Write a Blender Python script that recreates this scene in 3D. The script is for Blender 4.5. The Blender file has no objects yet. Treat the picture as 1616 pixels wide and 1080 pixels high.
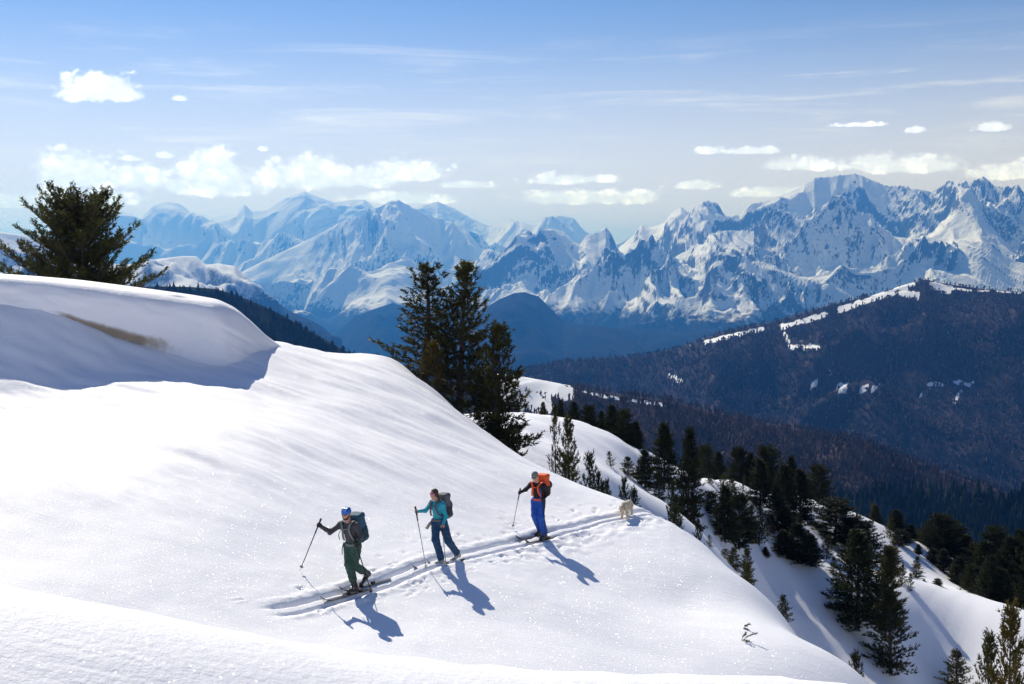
import bpy, math, random
import numpy as np
from mathutils import Vector, Matrix

# ------------------------------------------------------------------ camera, sky, sun, exposure
SC = bpy.context.scene
COL = SC.collection
FPX = 1796.0                     # focal length in photo pixels (40 mm on a 36 mm sensor)
PITCH = math.atan(120.0 / FPX)   # camera looks slightly down
CP, SP = math.cos(PITCH), math.sin(PITCH)
SUN_AZ = 26.0                    # degrees left of the view axis
SUN_EL = 40.0
EXPOSURE = 0.37

cam_d = bpy.data.cameras.new('camera'); cam = bpy.data.objects.new('camera', cam_d); COL.objects.link(cam)
cam.location = (0, 0, 0); cam.rotation_euler = (math.pi/2 - PITCH, 0, 0)
cam_d.lens = 40; cam_d.sensor_width = 36; cam_d.sensor_fit = 'HORIZONTAL'
cam_d.clip_start = 0.1; cam_d.clip_end = 120000
SC.camera = cam
SC.view_settings.view_transform = 'Standard'; SC.view_settings.look = 'None'
SC.view_settings.exposure = EXPOSURE; SC.view_settings.gamma = 1
SC.render.engine = 'CYCLES'
SC.cycles.max_bounces = 6; SC.cycles.diffuse_bounces = 4; SC.cycles.glossy_bounces = 2
SC.cycles.transparent_max_bounces = 8; SC.cycles.volume_bounces = 0
SC.cycles.use_denoising = True

SUN_DIR = Vector((-math.sin(math.radians(SUN_AZ))*math.cos(math.radians(SUN_EL)),
                  math.cos(math.radians(SUN_AZ))*math.cos(math.radians(SUN_EL)),
                  math.sin(math.radians(SUN_EL))))
sun_d = bpy.data.lights.new('sun', 'SUN'); sun = bpy.data.objects.new('sun', sun_d); COL.objects.link(sun)
sun_d.energy = 4.1; sun_d.angle = math.radians(0.5); sun_d.color = (1.0, 0.945, 0.87)
sun.rotation_euler = SUN_DIR.to_track_quat('Z', 'Y').to_euler()

def ray(px, py):
    u = (px - 808.0)/FPX; v = (py - 540.0)/FPX
    return np.array([u, CP - v*SP, -SP - v*CP])
def unp(px, py, d):
    r = ray(px, py); return r * (d / r[1])

class NB:                                   # tiny node-tree builder
    def __init__(s, tree): s.t = tree
    def n(s, kind, **kw):
        nd = s.t.nodes.new(kind)
        for k, v in kw.items(): setattr(nd, k, v)
        return nd
    def put(s, sock, v):
        if hasattr(v, 'is_output') or isinstance(v, bpy.types.NodeSocket): s.t.links.new(v, sock)
        elif v is not None: sock.default_value = v
    def math(s, op, a, b=None, c=None, clamp=False):
        nd = s.n('ShaderNodeMath', operation=op, use_clamp=clamp)
        s.put(nd.inputs[0], a)
        if b is not None: s.put(nd.inputs[1], b)
        if c is not None: s.put(nd.inputs[2], c)
        return nd.outputs[0]
    def vec(s, op, a, b=None, c=None, out=0):
        nd = s.n('ShaderNodeVectorMath', operation=op)
        s.put(nd.inputs[0], a)
        if b is not None: s.put(nd.inputs[1], b)
        if c is not None: s.put(nd.inputs[2], c)
        return nd.outputs[out]
    def step(s, v, a, b, lo=0.0, hi=1.0):
        nd = s.n('ShaderNodeMapRange', interpolation_type='SMOOTHSTEP')
        s.put(nd.inputs[0], v); s.put(nd.inputs[1], a); s.put(nd.inputs[2], b); s.put(nd.inputs[3], lo); s.put(nd.inputs[4], hi)
        return nd.outputs[0]
    def mix(s, f, a, b):
        nd = s.n('ShaderNodeMix', data_type='RGBA')
        s.put(nd.inputs[0], f); s.put(nd.inputs[6], a); s.put(nd.inputs[7], b)
        return nd.outputs[2]
    def noise(s, vecs, scale, detail=4, rough=0.55, dist=0.0):
        nd = s.n('ShaderNodeTexNoise')
        if vecs is not None: s.put(nd.inputs['Vector'], vecs)
        nd.inputs['Scale'].default_value = scale; nd.inputs['Detail'].default_value = detail
        nd.inputs['Roughness'].default_value = rough; nd.inputs['Distortion'].default_value = dist
        return nd.outputs[0]

# ---- world: Nishita sky with cumulus and thin cirrus by direction
W = bpy.data.worlds.new('World'); SC.world = W; W.use_nodes = True
W.cycles.sampling_method = 'MANUAL'; W.cycles.sample_map_resolution = 512
W.node_tree.nodes.clear(); b = NB(W.node_tree)
sky = b.n('ShaderNodeTexSky', sky_type='NISHITA', sun_disc=False)
sky.sun_elevation = math.radians(SUN_EL); sky.sun_rotation = math.radians(-SUN_AZ)
sky.altitude = 1900; sky.air_density = 1.0; sky.dust_density = 0.5; sky.ozone_density = 3.0
tc = b.n('ShaderNodeTexCoord').outputs['Generated']
sx = b.n('ShaderNodeSeparateXYZ'); b.put(sx.inputs[0], tc)
az = b.math('ARCTAN2', sx.outputs[0], sx.outputs[1]); el = b.math('ARCSINE', sx.outputs[2])
ae = b.n('ShaderNodeCombineXYZ'); b.put(ae.inputs[0], az); b.put(ae.inputs[1], el); ae = ae.outputs[0]
CLOUDS = [(150,146,52,26),(186,150,46,20),(283,157,13,6),(128,282,72,32),(215,286,62,20),(345,280,72,30),(478,282,85,25),(570,284,70,20),
          (650,274,72,19),(330,300,90,16),(730,294,42,7),(880,286,60,12),(950,284,34,8),(1120,240,30,9),(1190,240,50,8),(1270,262,70,16),
          (1370,262,60,18),(1450,266,80,17),(1572,203,38,10),(1443,207,18,7),(1355,198,45,5),(1590,275,70,14),(920,316,130,14),
          (650,316,110,10),(110,316,110,16),(10,322,70,12),(1095,294,45,11),(1230,306,70,12),(205,252,22,5),(262,247,15,6),(415,236,9,5)]
rc = random.Random(5)
for k in range(26):                          # the same band of fair-weather cloud goes on round the horizon
    CLOUDS.append(('a', math.radians(rc.uniform(30, 330)), math.radians(rc.uniform(3.0, 8.0)), rc.uniform(40, 110), rc.uniform(10, 28)))
tcs = b.vec('MULTIPLY', tc, (1, 1, 1.25))
wn = b.noise(tcs, 24, 4, 0.55); wn2 = b.noise(tcs, 210, 4, 0.6)
wv = b.n('ShaderNodeTexNoise'); b.put(wv.inputs['Vector'], tcs); wv.inputs['Scale'].default_value = 60
tw = b.vec('ADD', tcs, b.vec('MULTIPLY', b.vec('SUBTRACT', wv.outputs[1], (0.5, 0.5, 0.5)), (0.012, 0.012, 0.012)))
def lobes(sc):
    v = b.n('ShaderNodeTexVoronoi', feature='F1'); b.put(v.inputs['Vector'], tw); v.inputs['Scale'].default_value = sc;
    return b.math('SUBTRACT', 0.55, v.outputs['Distance'])
lb1, lb2 = lobes(44), lobes(110)
near = None
for c in CLOUDS:
    if c[0] == 'a': a0, e0, hw, hh = c[1], c[2], c[3]/FPX, c[4]/FPX
    else:
        r = ray(c[0], c[1]); r = r/np.linalg.norm(r)
        a0, e0, hw, hh = math.atan2(r[0], r[1]), math.asin(r[2]), c[2]/FPX, (1.45 if c[0] < 760 and c[1] > 262 else 1.2)*c[3]/FPX
    if a0 > math.pi: a0 -= 2*math.pi
    q = b.vec('MULTIPLY_ADD', ae, (1/hw, 1/hh, 0), (-a0/hw, -e0/hh, 0))
    q = b.vec('MAXIMUM', q, b.vec('MULTIPLY', q, (-1, -2.2, 0)))
    L = b.vec('LENGTH', q, out=1)
    near = L if near is None else b.math('SMOOTH_MIN', near, L, 0.15)
fld = b.math('SUBTRACT', 1.0, near)
puff = b.math('ADD', b.math('MULTIPLY', lb1, 0.55), b.math('MULTIPLY', lb2, 0.34))
nz = b.math('ADD', puff, b.math('ADD', b.math('MULTIPLY', b.math('SUBTRACT', wn, 0.5), 1.1), b.math('MULTIPLY', b.math('SUBTRACT', wn2, 0.5), 0.6)))
dens = b.step(b.math('ADD', fld, nz), -0.04, 0.42)
dens = b.math('MULTIPLY', dens, 0.95)
# cirrus: long streaks, tilted a little
cv = b.vec('MULTIPLY', b.vec('ADD', ae, (0, 0, 0)), (2.2, 34, 0))
mp = b.n('ShaderNodeMapping'); b.put(mp.inputs[0], ae); mp.inputs['Rotation'].default_value = (0, 0, -0.12); mp.inputs['Scale'].default_value = (3.0, 40, 1)
ci = b.noise(mp.outputs[0], 1.6, 6, 0.62, 0.6)
band = b.math('MULTIPLY', b.step(el, 0.05, 0.115), b.math('SUBTRACT', 1.0, b.step(el, 0.15, 0.21)))
cir = b.math('MULTIPLY', b.step(ci, 0.48, 0.80), b.math('MULTIPLY', band, 0.75))
veil = b.math('MULTIPLY', b.step(el, 0.235, 0.02), 0.82)          # thin high haze whitening the lower sky
skc = b.vec('MULTIPLY', sky.outputs[0], (0.74, 0.73, 0.87))
skc = b.mix(veil, skc, (11.2, 10.3, 10.6, 1))
skc = b.mix(cir, skc, (10.8, 10.8, 11.2, 1))
shade = b.step(b.math('ADD', puff, b.math('MULTIPLY', b.math('SUBTRACT', wn2, 0.5), 0.5)), -0.10, 0.42)
ccol = b.mix(shade, (11.6, 12.4, 16.0, 1), (17.0, 18.2, 25.0, 1))
skc = b.mix(dens, skc, ccol)
bg = b.n('ShaderNodeBackground'); b.put(bg.inputs[0], skc); bg.inputs[1].default_value = 0.08
wo = b.n('ShaderNodeOutputWorld'); b.put(wo.inputs[0], bg.outputs[0])

# ------------------------------------------------------------------ helpers
def mesh_np(name, V, F, smooth=True):
    """vertices (n,3), faces (m,3) or (m,4) -> mesh"""
    V = np.ascontiguousarray(V, dtype=np.float32); F = np.ascontiguousarray(F, dtype=np.int32)
    me = bpy.data.meshes.new(name); m, k = F.shape
    me.vertices.add(len(V)); me.vertices.foreach_set('co', V.ravel())
    me.loops.add(m*k); me.loops.foreach_set('vertex_index', F.ravel())
    me.polygons.add(m); me.polygons.foreach_set('loop_start', np.arange(0, m*k, k, dtype=np.int32))
    try: me.polygons.foreach_set('loop_total', np.full(m, k, dtype=np.int32))
    except Exception: pass
    me.update(calc_edges=True)
    me.polygons.foreach_set('use_smooth', np.full(m, bool(smooth)))
    return me
def link(name, me, mat=None, parent=None, loc=None, **props):
    o = bpy.data.objects.new(name, me); COL.objects.link(o)
    if mat is not None and me is not None and not me.materials: me.materials.append(mat)
    if parent is not None: o.parent = parent
    if loc is not None: o.location = loc
    for k, v in props.items(): o[k] = v
    return o
def thing(name, label, cat, loc=(0, 0, 0), group=None, me=None, mat=None):
    o = link(name, me, mat, None, loc, label=label, category=cat)
    if group: o['group'] = group
    return o
def grid_faces(nr, nc):
    i = np.arange(nr*nc).reshape(nr, nc)
    return np.stack([i[:-1, :-1], i[:-1, 1:], i[1:, 1:], i[1:, :-1]], -1).reshape(-1, 4)
def sstep(x, a, b):
    t = np.clip((x-a)/(b-a), 0, 1); return t*t*(3-2*t)

def _hash(ix, iy, seed):
    h = (ix.astype(np.int64)*374761393 + iy.astype(np.int64)*668265263 + seed*974711) & 0xffffffff
    h = ((h ^ (h >> 13))*1274126177) & 0xffffffff
    return (h ^ (h >> 16)) & 0xffff
def pnoise(x, y, seed=0):
    x = np.asarray(x, float); y = np.asarray(y, float)
    ix = np.floor(x); iy = np.floor(y); fx = x-ix; fy = y-iy
    u = fx*fx*fx*(fx*(fx*6-15)+10); v = fy*fy*fy*(fy*(fy*6-15)+10)
    def g(ox, oy):
        a = _hash(ix+ox, iy+oy, seed)*(2*math.pi/65536)
        return np.cos(a)*(fx-ox) + np.sin(a)*(fy-oy)
    n0 = g(0, 0)*(1-u)+g(1, 0)*u; n1 = g(0, 1)*(1-u)+g(1, 1)*u
    return (n0*(1-v)+n1*v)*1.5
def fbm(x, y, oct=4, seed=0, gain=0.5, lac=2.03):
    s = 0; a = 1.0; f = 1.0
    for k in range(oct):
        s = s + a*pnoise(x*f + 17.3*k, y*f - 9.1*k, seed+k); a *= gain; f *= lac
    return s
def ridged(x, y, oct=4, seed=0, gain=0.5, lac=2.03):
    s = 0; a = 1.0; f = 1.0; w = 1.0
    for k in range(oct):
        n = 1-np.abs(pnoise(x*f + 17.3*k, y*f - 9.1*k, seed+k)); n = n*n*w
        w = np.clip(n*1.6, 0, 1); s = s + a*n; a *= gain; f *= lac
    return s

# ------------------------------------------------------------------ materials
MATS = {}
def mat(name, col=(.5, .5, .5), rough=0.6, var=0.0, vscale=8.0, bump=0.0, bscale=40.0, metal=0.0, spec=0.5, sheen=0.0, translucent=0.0):
    if name in MATS: return MATS[name]
    m = bpy.data.materials.new(name); m.use_nodes = True; t = m.node_tree; t.nodes.clear(); b = NB(t)
    p = b.n('ShaderNodeBsdfPrincipled'); o = b.n('ShaderNodeOutputMaterial')
    p.inputs['Roughness'].default_value = rough; p.inputs['Metallic'].default_value = metal
    p.inputs['Specular IOR Level'].default_value = spec; p.inputs['Sheen Weight'].default_value = sheen
    co = b.n('ShaderNodeTexCoord').outputs['Object']
    c4 = (*col, 1)
    if var:
        nn = b.noise(co, vscale, 4, 0.6)
        f = b.step(nn, 0.3, 0.7)
        b.put(p.inputs['Base Color'], b.mix(f, tuple(x*(1-var) for x in col)+(1,), tuple(min(1, x*(1+var)) for x in col)+(1,)))
    else: p.inputs['Base Color'].default_value = c4
    if bump:
        bn = b.n('ShaderNodeBump'); bn.inputs['Strength'].default_value = 1; bn.inputs['Distance'].default_value = bump
        b.put(bn.inputs['Height'], b.noise(co, bscale, 4, 0.6)); b.put(p.inputs['Normal'], bn.outputs[0])
    sh = p.outputs[0]
    if translucent:
        tr = b.n('ShaderNodeBsdfTranslucent'); tr.inputs[0].default_value = c4
        mx = b.n('ShaderNodeMixShader'); mx.inputs[0].default_value = translucent
        b.put(mx.inputs[1], sh); b.put(mx.inputs[2], tr.outputs[0]); sh = mx.outputs[0]
    b.put(o.inputs[0], sh)
    MATS[name] = m; return m

def snow_material(name, dirt=False):
    m = bpy.data.materials.new(name); m.use_nodes = True; t = m.node_tree; t.nodes.clear(); b = NB(t)
    p = b.n('ShaderNodeBsdfPrincipled'); o = b.n('ShaderNodeOutputMaterial')
    p.inputs['Roughness'].default_value = 0.62; p.inputs['Specular IOR Level'].default_value = 0.25
    co = b.n('ShaderNodeTexCoord').outputs['Object']
    col = b.mix(b.noise(co, 0.35, 4, 0.55), (0.87, 0.88, 0.925, 1), (0.92, 0.925, 0.95, 1))
    if dirt:
        at = b.n('ShaderNodeAttribute', attribute_name='dirt').outputs['Fac']
        d = b.step(b.math('ADD', at, b.math('MULTIPLY', b.math('SUBTRACT', b.noise(co, 1.6, 5, 0.65), 0.5), 0.9)), 0.30, 0.95)
        col = b.mix(d, col, (0.30, 0.24, 0.17, 1))
    b.put(p.inputs['Base Color'], col)
    # wind crust: streaks, grain, crystals
    mp = b.n('ShaderNodeMapping'); b.put(mp.inputs[0], co); mp.inputs['Rotation'].default_value = (0, 0, 0.42); mp.inputs['Scale'].default_value = (0.9, 6.0, 1)
    h1 = b.noise(mp.outputs[0], 1.5, 5, 0.6, 0.3)
    h2 = b.noise(co, 22, 4, 0.62)
    hh = b.math('ADD', b.math('MULTIPLY', h1, 0.012), b.math('MULTIPLY', h2, 0.010))
    bn = b.n('ShaderNodeBump'); bn.inputs['Strength'].default_value = 0.65; bn.inputs['Distance'].default_value = 1.0
    b.put(bn.inputs['Height'], hh); b.put(p.inputs['Normal'], bn.outputs[0])
    vo = b.n('ShaderNodeTexVoronoi', feature='F1'); b.put(vo.inputs['Vector'], co); vo.inputs['Scale'].default_value = 120
    vv = b.vec('MULTIPLY', b.vec('SUBTRACT', vo.outputs['Color'], (0.5, 0.5, 0.5)), (1.9, 1.9, 1.2))
    ge = b.n('ShaderNodeNewGeometry')
    nn = b.vec('NORMALIZE', b.vec('ADD', ge.outputs['Normal'], vv))
    gl = b.n('ShaderNodeBsdfGlossy'); gl.inputs['Roughness'].default_value = 0.16; gl.inputs[0].default_value = (1, 1, 1, 1); b.put(gl.inputs['Normal'], nn)
    mx = b.n('ShaderNodeMixShader'); mx.inputs[0].default_value = 0.015
    b.put(mx.inputs[1], p.outputs[0]); b.put(mx.inputs[2], gl.outputs[0])
    b.put(o.inputs[0], mx.outputs[0])
    return m
M_SNOW = snow_material('snow'); M_CORN = snow_material('cornice_snow', True)

def mountain_material(name, snowline, forest_z, forest_w, rock=(0.075, 0.085, 0.105), steep=(0.50, 0.60), scale=1.0, wood=0.6):
    """snow on gentle ground, rock on cliffs, leafless forest below the tree line; steep is the cosine of the slope"""
    m = bpy.data.materials.new(name); m.use_nodes = True; t = m.node_tree; t.nodes.clear(); b = NB(t)
    p = b.n('ShaderNodeBsdfPrincipled'); o = b.n('ShaderNodeOutputMaterial')
    p.inputs['Roughness'].default_value = 0.9; p.inputs['Specular IOR Level'].default_value = 0.0
    ge = b.n('ShaderNodeNewGeometry'); s = b.n('ShaderNodeSeparateXYZ'); b.put(s.inputs[0], ge.outputs['Normal'])
    ps = b.n('ShaderNodeSeparateXYZ'); b.put(ps.inputs[0], ge.outputs['Position'])
    co = ge.outputs['Position']
    n1 = b.noise(co, 0.011*scale, 5, 0.65); n2 = b.noise(co, 0.05*scale, 4, 0.65)
    st = b.vec('MULTIPLY', co, (1, 1, 0.22)); n3 = b.noise(st, 0.03*scale, 4, 0.7)
    v = b.math('ADD', s.outputs[2], b.math('ADD', b.math('MULTIPLY', b.math('SUBTRACT', n1, 0.5), 0.30), b.math('MULTIPLY', b.math('SUBTRACT', n3, 0.5), 0.80)))
    sn = b.step(v, steep[0], steep[1])
    rk = b.mix(b.step(n2, 0.3, 0.7), tuple(x*0.7 for x in rock)+(1,), tuple(x*1.5 for x in rock)+(1,))
    col = b.mix(sn, rk, (0.83, 0.85, 0.88, 1))
    fz = b.math('ADD', ps.outputs[2], b.math('MULTIPLY', b.math('SUBTRACT', n1, 0.5), forest_w*1.6))
    fz = b.math('ADD', fz, b.math('MULTIPLY', b.math('SUBTRACT', n3, 0.5), forest_w*1.2))
    fo = b.step(fz, forest_z+forest_w*0.3, forest_z-forest_w*0.3)
    fc = b.mix(b.step(n2, 0.35, 0.75), (0.035*wood, 0.032*wood, 0.034*wood, 1), (0.10*wood, 0.095*wood, 0.10*wood, 1))  # wood darkens the forest colour to stand for the canopy's own shadow
    col = b.mix(fo, col, fc)
    b.put(p.inputs['Base Color'], col)
    bn = b.n('ShaderNodeBump'); bn.inputs['Strength'].default_value = 0.8; bn.inputs['Distance'].default_value = 18.0/scale
    b.put(bn.inputs['Height'], b.math('ADD', n1, b.math('MULTIPLY', n2, 0.35))); b.put(p.inputs['Normal'], bn.outputs[0])
    b.put(o.inputs[0], p.outputs[0]); return m
# ------------------------------------------------------------------ the near snow: one height field through surveyed points
def plane_d(px, py):                         # the skiers' slope is close to one tilted plane
    r = ray(px, py); ux, uz = r[0]/r[1], r[2]/r[1]
    return 9.83/(-uz + 0.1 - 0.3*ux)
PTS = []
def cp(px, py, d, dz=0.0):
    p = unp(px, py, d); PTS.append((p[0], p[1], p[2]+dz))
for q in [(0,780),(0,860),(200,800),(200,900),(400,720),(400,800),(400,900),(460,580),(550,640),(600,720),
          (560,800),(690,700),(700,790),(560,880),(555,932),(690,888),(850,852),(640,960),(800,760),(800,900),(900,800),(800,980),(920,840),(930,900),(900,960),(1000,1000),(1000,930),(1080,960)]:
    cp(q[0], q[1], plane_d(*q))
SIL = [(430,537,None),(530,567,None),(640,578,None),(700,622,None),(745,665,None),(795,705,None),(870,742,None),(950,778,None),(1012,806,35.5),(1116,856,33.0),(1220,936,29.5),(1348,1042,25.5)]
for px, py, d in SIL: cp(px, py, d or plane_d(px, py))
for px, py, d in SIL:                        # the ground falls away beyond that edge
    d = d or plane_d(px, py)
    k = 1.15 if px < 980 else 1.10
    dz = -1.5 if px < 980 else -2.6
    cp(px + (0 if px < 980 else 40), py, d*k, dz)
    if px > 980:
        cp(px+70, py, d*1.38, dz-1.0); cp(px+60, py, d*1.8, dz-0.6)
# ground under the cornice and the back of the ridge
for px, py, d in [(-150,462,40.8),(0,474,40.2),(60,488,39.9),(100,505,39.6),(130,520,39.5),(200,545,39.3),(300,574,39.1),(350,566,39.4),(380,556,39.9),(410,545,40.8),(-150,540,39.3),(0,550,39.0),(120,570,38.3),(220,585,37.5),(320,605,37.2),(-480,478,41),(-480,560,39),(-480,632,35.5),(-300,470,41),(-300,545,39.3),(-300,628,36.2),(-150,625,36.2),(0,628,36.4),(130,618,36.4),(250,616,36.0),(345,632,35.2),(420,600,37.6),(0,700,29.3),(110,670,32.3),(200,690,30.8),(345,690,30.4)]: cp(px, py, d)
for px, py, d, dz in [(-250,425,45,0),(-600,440,48,0),(0,440,44,-1.8),(130,450,44,-2.0),(260,462,43,-2.0),(350,475,42.5,-1.6),(0,440,60,-4),(200,440,60,-5),(400,520,60,-5),(560,580,58,-3.5)]: cp(px, py, d, dz)
# knoll the photographer stands on
PTS += [(0,0,-3.5),(-4,-1,-3.0),(4,-1,-4.2),(0,-10,-6.4),(-12,-12,-5.0),(12,-12,-8.4),(-14,0,-1.2),(-40,-30,4),(30,-30,-6),(0,-50,1),(-60,10,1),(-60,40,-1),(-28,12,-3.0),(-27,27,-3.4),(40,-60,-9)]
for px, py in [(-150,868),(0,890),(200,928),(400,964),(600,997),(800,1016),(1000,1028),(1200,1034),(1325,1044),(1420,1068),(1560,1108)]:
    e = unp(px, py, 5.6)
    for f in (.70, .82, .91, .97): PTS.append((e[0]*f, e[1]*f, e[2]-.34*5.6*(1-f)))
    PTS.append(tuple(e)); cp(px, py, 5.85, -.10); cp(px, py, 6.3, -.42); cp(px, py, 7.4, -1.0)
for px, py, d, dz in [(0,890,9.5,-1.3),(200,925,9.5,-1.3),(400,962,9.5,-1.3),(600,996,9.5,-1.3),(800,1012,9.5,-1.4),(1000,1022,9.5,-1.6),(1200,1030,9,-2.0),(1400,1060,9,-2.6),(1600,1110,9,-3.2)]: cp(px, py, d, dz)
for px, py, d, dz in [(0,890,15,-1.6),(300,940,15,-1.5),(600,996,15,-1.4),(900,1018,15,-1.8),(1200,1030,15,-3.2),(1450,1060,15,-6.0)]: cp(px, py, d, dz)
# second snow slope with its crest, third slope, hollow on the right
for px, py, d in [(815,690,52),(830,665,58),(860,657,63),(900,668,64),(960,690,64),(1005,713,64),(880,700,56),(940,735,52),(960,755,50),(985,775,50),(1010,775,55),(1050,800,55),(1100,835,52),(1060,770,64),
                  (1030,745,68),(1085,768,70),(1115,768,76),(1110,756,82),(1150,762,87),(1200,775,92),(1250,780,98),(1300,792,104),(1360,818,108),(1400,838,110),(1130,800,72),(1200,830,80),(1250,850,82),(1120,870,62),(1160,890,64),(1200,890,72),(1290,880,84),(1340,880,90)]: cp(px, py, d)
for px, py, d, dz in [(815,640,85,-7),(900,668,82,-6),(1000,713,84,-7),(1100,748,110,-9),(1300,792,130,-9),(1400,838,140,-9),(1100,748,160,-35),(1400,838,190,-50),(800,640,140,-30),(500,560,120,-35),(1700,900,180,-45),(0,440,120,-30),(-700,440,120,-30)]: cp(px, py, d, dz)
for px, py, d in [(1190,916,74),(1260,922,76),(1340,928,78),(1430,912,84),(1500,935,84),(1600,978,80),(1430,890,94),(1500,908,98),(1560,925,100),(1600,950,95),(1760,1010,85),
                  (1250,1015,70),(1330,1015,72),(1400,1010,76),(1500,1042,78),(1600,1070,75),(1300,1106,66),(1400,1106,68),(1500,1124,74),(1450,1250,58),(1600,1260,58),(1700,1350,48)]: cp(px, py, d)
PTS = np.array(PTS)
def _tps_fit(P):
    n = len(P); X = P[:, :2]/30.0
    r2 = ((X[:, None]-X[None])**2).sum(-1); K = 0.5*r2*np.log(r2+1e-12) + np.eye(n)*2e-3
    A = np.zeros((n+3, n+3)); A[:n, :n] = K; A[:n, n] = 1; A[:n, n+1:] = X; A[n:, :n] = A[:n, n:].T
    return X, np.linalg.solve(A, np.concatenate([P[:, 2], np.zeros(3)]))
_TX, _TW = _tps_fit(PTS)
def tps(x, y):
    x = np.asarray(x, float); sh = x.shape; q = np.stack([x.ravel(), np.asarray(y, float).ravel()], -1)/30.0
    out = np.empty(len(q)); n = len(_TX)
    for i in range(0, len(q), 20000):
        s = q[i:i+20000]; r2 = ((s[:, None]-_TX[None])**2).sum(-1)
        out[i:i+20000] = (0.5*r2*np.log(r2+1e-12))@_TW[:n] + _TW[n] + s@_TW[n+1:]
    return out.reshape(sh)
def hit(px, py, d0=3.0, d1=200.0, fn=None):
    """first point where the pixel's ray meets the snow"""
    fn = fn or tps; r = ray(px, py); r = r/r[1]; d = np.geomspace(d0, d1, 1500)
    below = (d*r[2]) < fn(d*r[0], d); k = int(np.argmax(below)) if below.any() else len(d)-1
    lo, hi = d[max(k-1, 0)], d[k]
    for _ in range(18):
        m = 0.5*(lo+hi)
        if m*r[2] < float(fn(np.array([m*r[0]]), np.array([m]))[0]): hi = m
        else: lo = m
    return np.array([hi*r[0], hi, hi*r[2]])

# track frame: s runs along the ski track away from the camera, t to its right
O2 = hit(555, 932, 15)[:2]; DOG2 = hit(985, 818, 25, 60)[:2]
ES = (DOG2-O2)/np.linalg.norm(DOG2-O2); ET = np.array([ES[1], -ES[0]])
def to_st(x, y): dx, dy = x-O2[0], y-O2[1]; return dx*ES[0]+dy*ES[1], dx*ET[0]+dy*ET[1]
TRK = np.array([to_st(*hit(px, py-1.5, 14, 60)[:2]) for px, py in [(424,962),(470,953),(520,940.5),(575,925),(640,905),(700,886),(760,869),(820,855),(880,840),(940,826),(1000,814)]])
def track_t(s): return np.interp(s, TRK[:, 0], TRK[:, 1])
rnd = random.Random(11)
DIMPLES = []                                 # pole holes and paw prints (x, y, radius, depth)
for px, py in [(380,946),(475,923),(505,958),(590,895),(640,842),(663,872),(672,846),(637,869),(708,838),(725,839),(733,852),(756,848),(765,842),(700,861),(652,920),(591,936),(587,945),
               (796,838),(796,820),(832,814),(838,823),(875,818),(881,822),(886,802),(905,808),(915,812),(940,805),(938,810),(915,801),(965,800),(825,868),(820,872),(842,862),(870,846),(885,850),(912,841),(930,836),(750,880),(778,873),(660,905),(650,918)]:
    p = hit(px, py, 14, 60); DIMPLES.append((p[0], p[1], rnd.uniform(.05, .085), rnd.uniform(.04, .07)))
for k in range(110):
    s = rnd.uniform(1, 14.5); c = rnd.choice((-1, 1)); tt = float(track_t(s)) + c*rnd.uniform(.35, .75 if c > 0 else 1.6)
    q = O2 + ES*s + ET*tt; DIMPLES.append((q[0], q[1], rnd.uniform(.035, .075), rnd.uniform(.02, .05)))
def snow_z(x, y):
    x = np.asarray(x, float); y = np.asarray(y, float)
    z = tps(x, y); s, t = to_st(x, y); dist = np.hypot(x, y)
    # drifts and wind ripples
    z = z + 0.16*fbm(x/9, y/9, 3, 3)*sstep(dist, 8, 18)
    left = sstep(-t, 1.5, 8)*sstep(y, 17, 23)
    a = math.atan2(-1.8, 4.2); al = x*math.cos(a)+y*math.sin(a); ac = -x*math.sin(a)+y*math.cos(a)
    z = z + left*(0.10*fbm(al/6, ac/1.25, 3, 21) + 0.03*fbm(al/1.6, ac/0.3, 3, 33))
    z = z + 0.012*fbm(x/0.8, y/0.8, 3, 8)
    z = z + 0.5*fbm(x/25, y/25, 3, 14)*sstep(dist, 60, 95)
    # trench of the ski track with two ruts
    q = t - track_t(s); on = sstep(s, TRK[0, 0]-.2, TRK[0, 0]+.6)*(1-sstep(s, 17.0, 19.5))
    wob = 0.03*pnoise(s/0.7, s*0+3.1, 5); rag = 1+0.35*pnoise(s/0.35, q/0.2, 6)
    rut = lambda c, w: np.exp(-((q-c-wob)/w)**4)
    z = z - on*(0.025*np.exp(-(q/0.42)**4) + 0.095*rag*rut(-0.145, 0.052) + 0.08*rag*rut(0.145, 0.048))
    z = z + on*0.035*np.exp(-((np.abs(q)-0.33)/0.09)**2)*(1+0.8*pnoise(s/0.22, q/0.15, 9))
    trod = on*sstep(s, 3, 8)*np.exp(-((q-0.6)/0.55)**2); z = z + trod*0.045*pnoise(s/0.28, q/0.25, 12)
    z = z.copy()
    for dx, dy, r, dp in DIMPLES:
        m = (np.abs(x-dx) < 3*r) & (np.abs(y-dy) < 3*r)
        if m.any():
            rr = ((x[m]-dx)**2+(y[m]-dy)**2)/(r*r); z[m] += -dp*np.exp(-rr*rr) + 0.25*dp*np.exp(-((np.sqrt(rr)-1.5)/0.4)**2)
    return z
def gz(x, y): return float(snow_z(np.array([x]), np.array([y]))[0])
def axis(*segs):
    out = []
    for a, b_, st in segs: out.append(np.arange(a, b_, st))
    return np.unique(np.round(np.concatenate(out), 4))
sA = axis((-95,-40,4),(-40,-26,.8),(-26,-13,.17),(-13,-8,.25),(-8,-2.5,.14),(-2.5,18,.078),(18,28,.16),(28,60,.5),(60,130,1.2),(130,230,4))
tA = axis((-130,-50,3),(-50,-28,1),(-28,-6,.26),(-6,-1.6,.13),(-1.6,-.75,.06),(-.75,.75,.03),(.75,2.6,.08),(2.6,8,.2),(8,22,.25),(24,60,.8),(60,150,2.5))
S2, T2 = np.meshgrid(sA, tA, indexing='ij')
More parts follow.
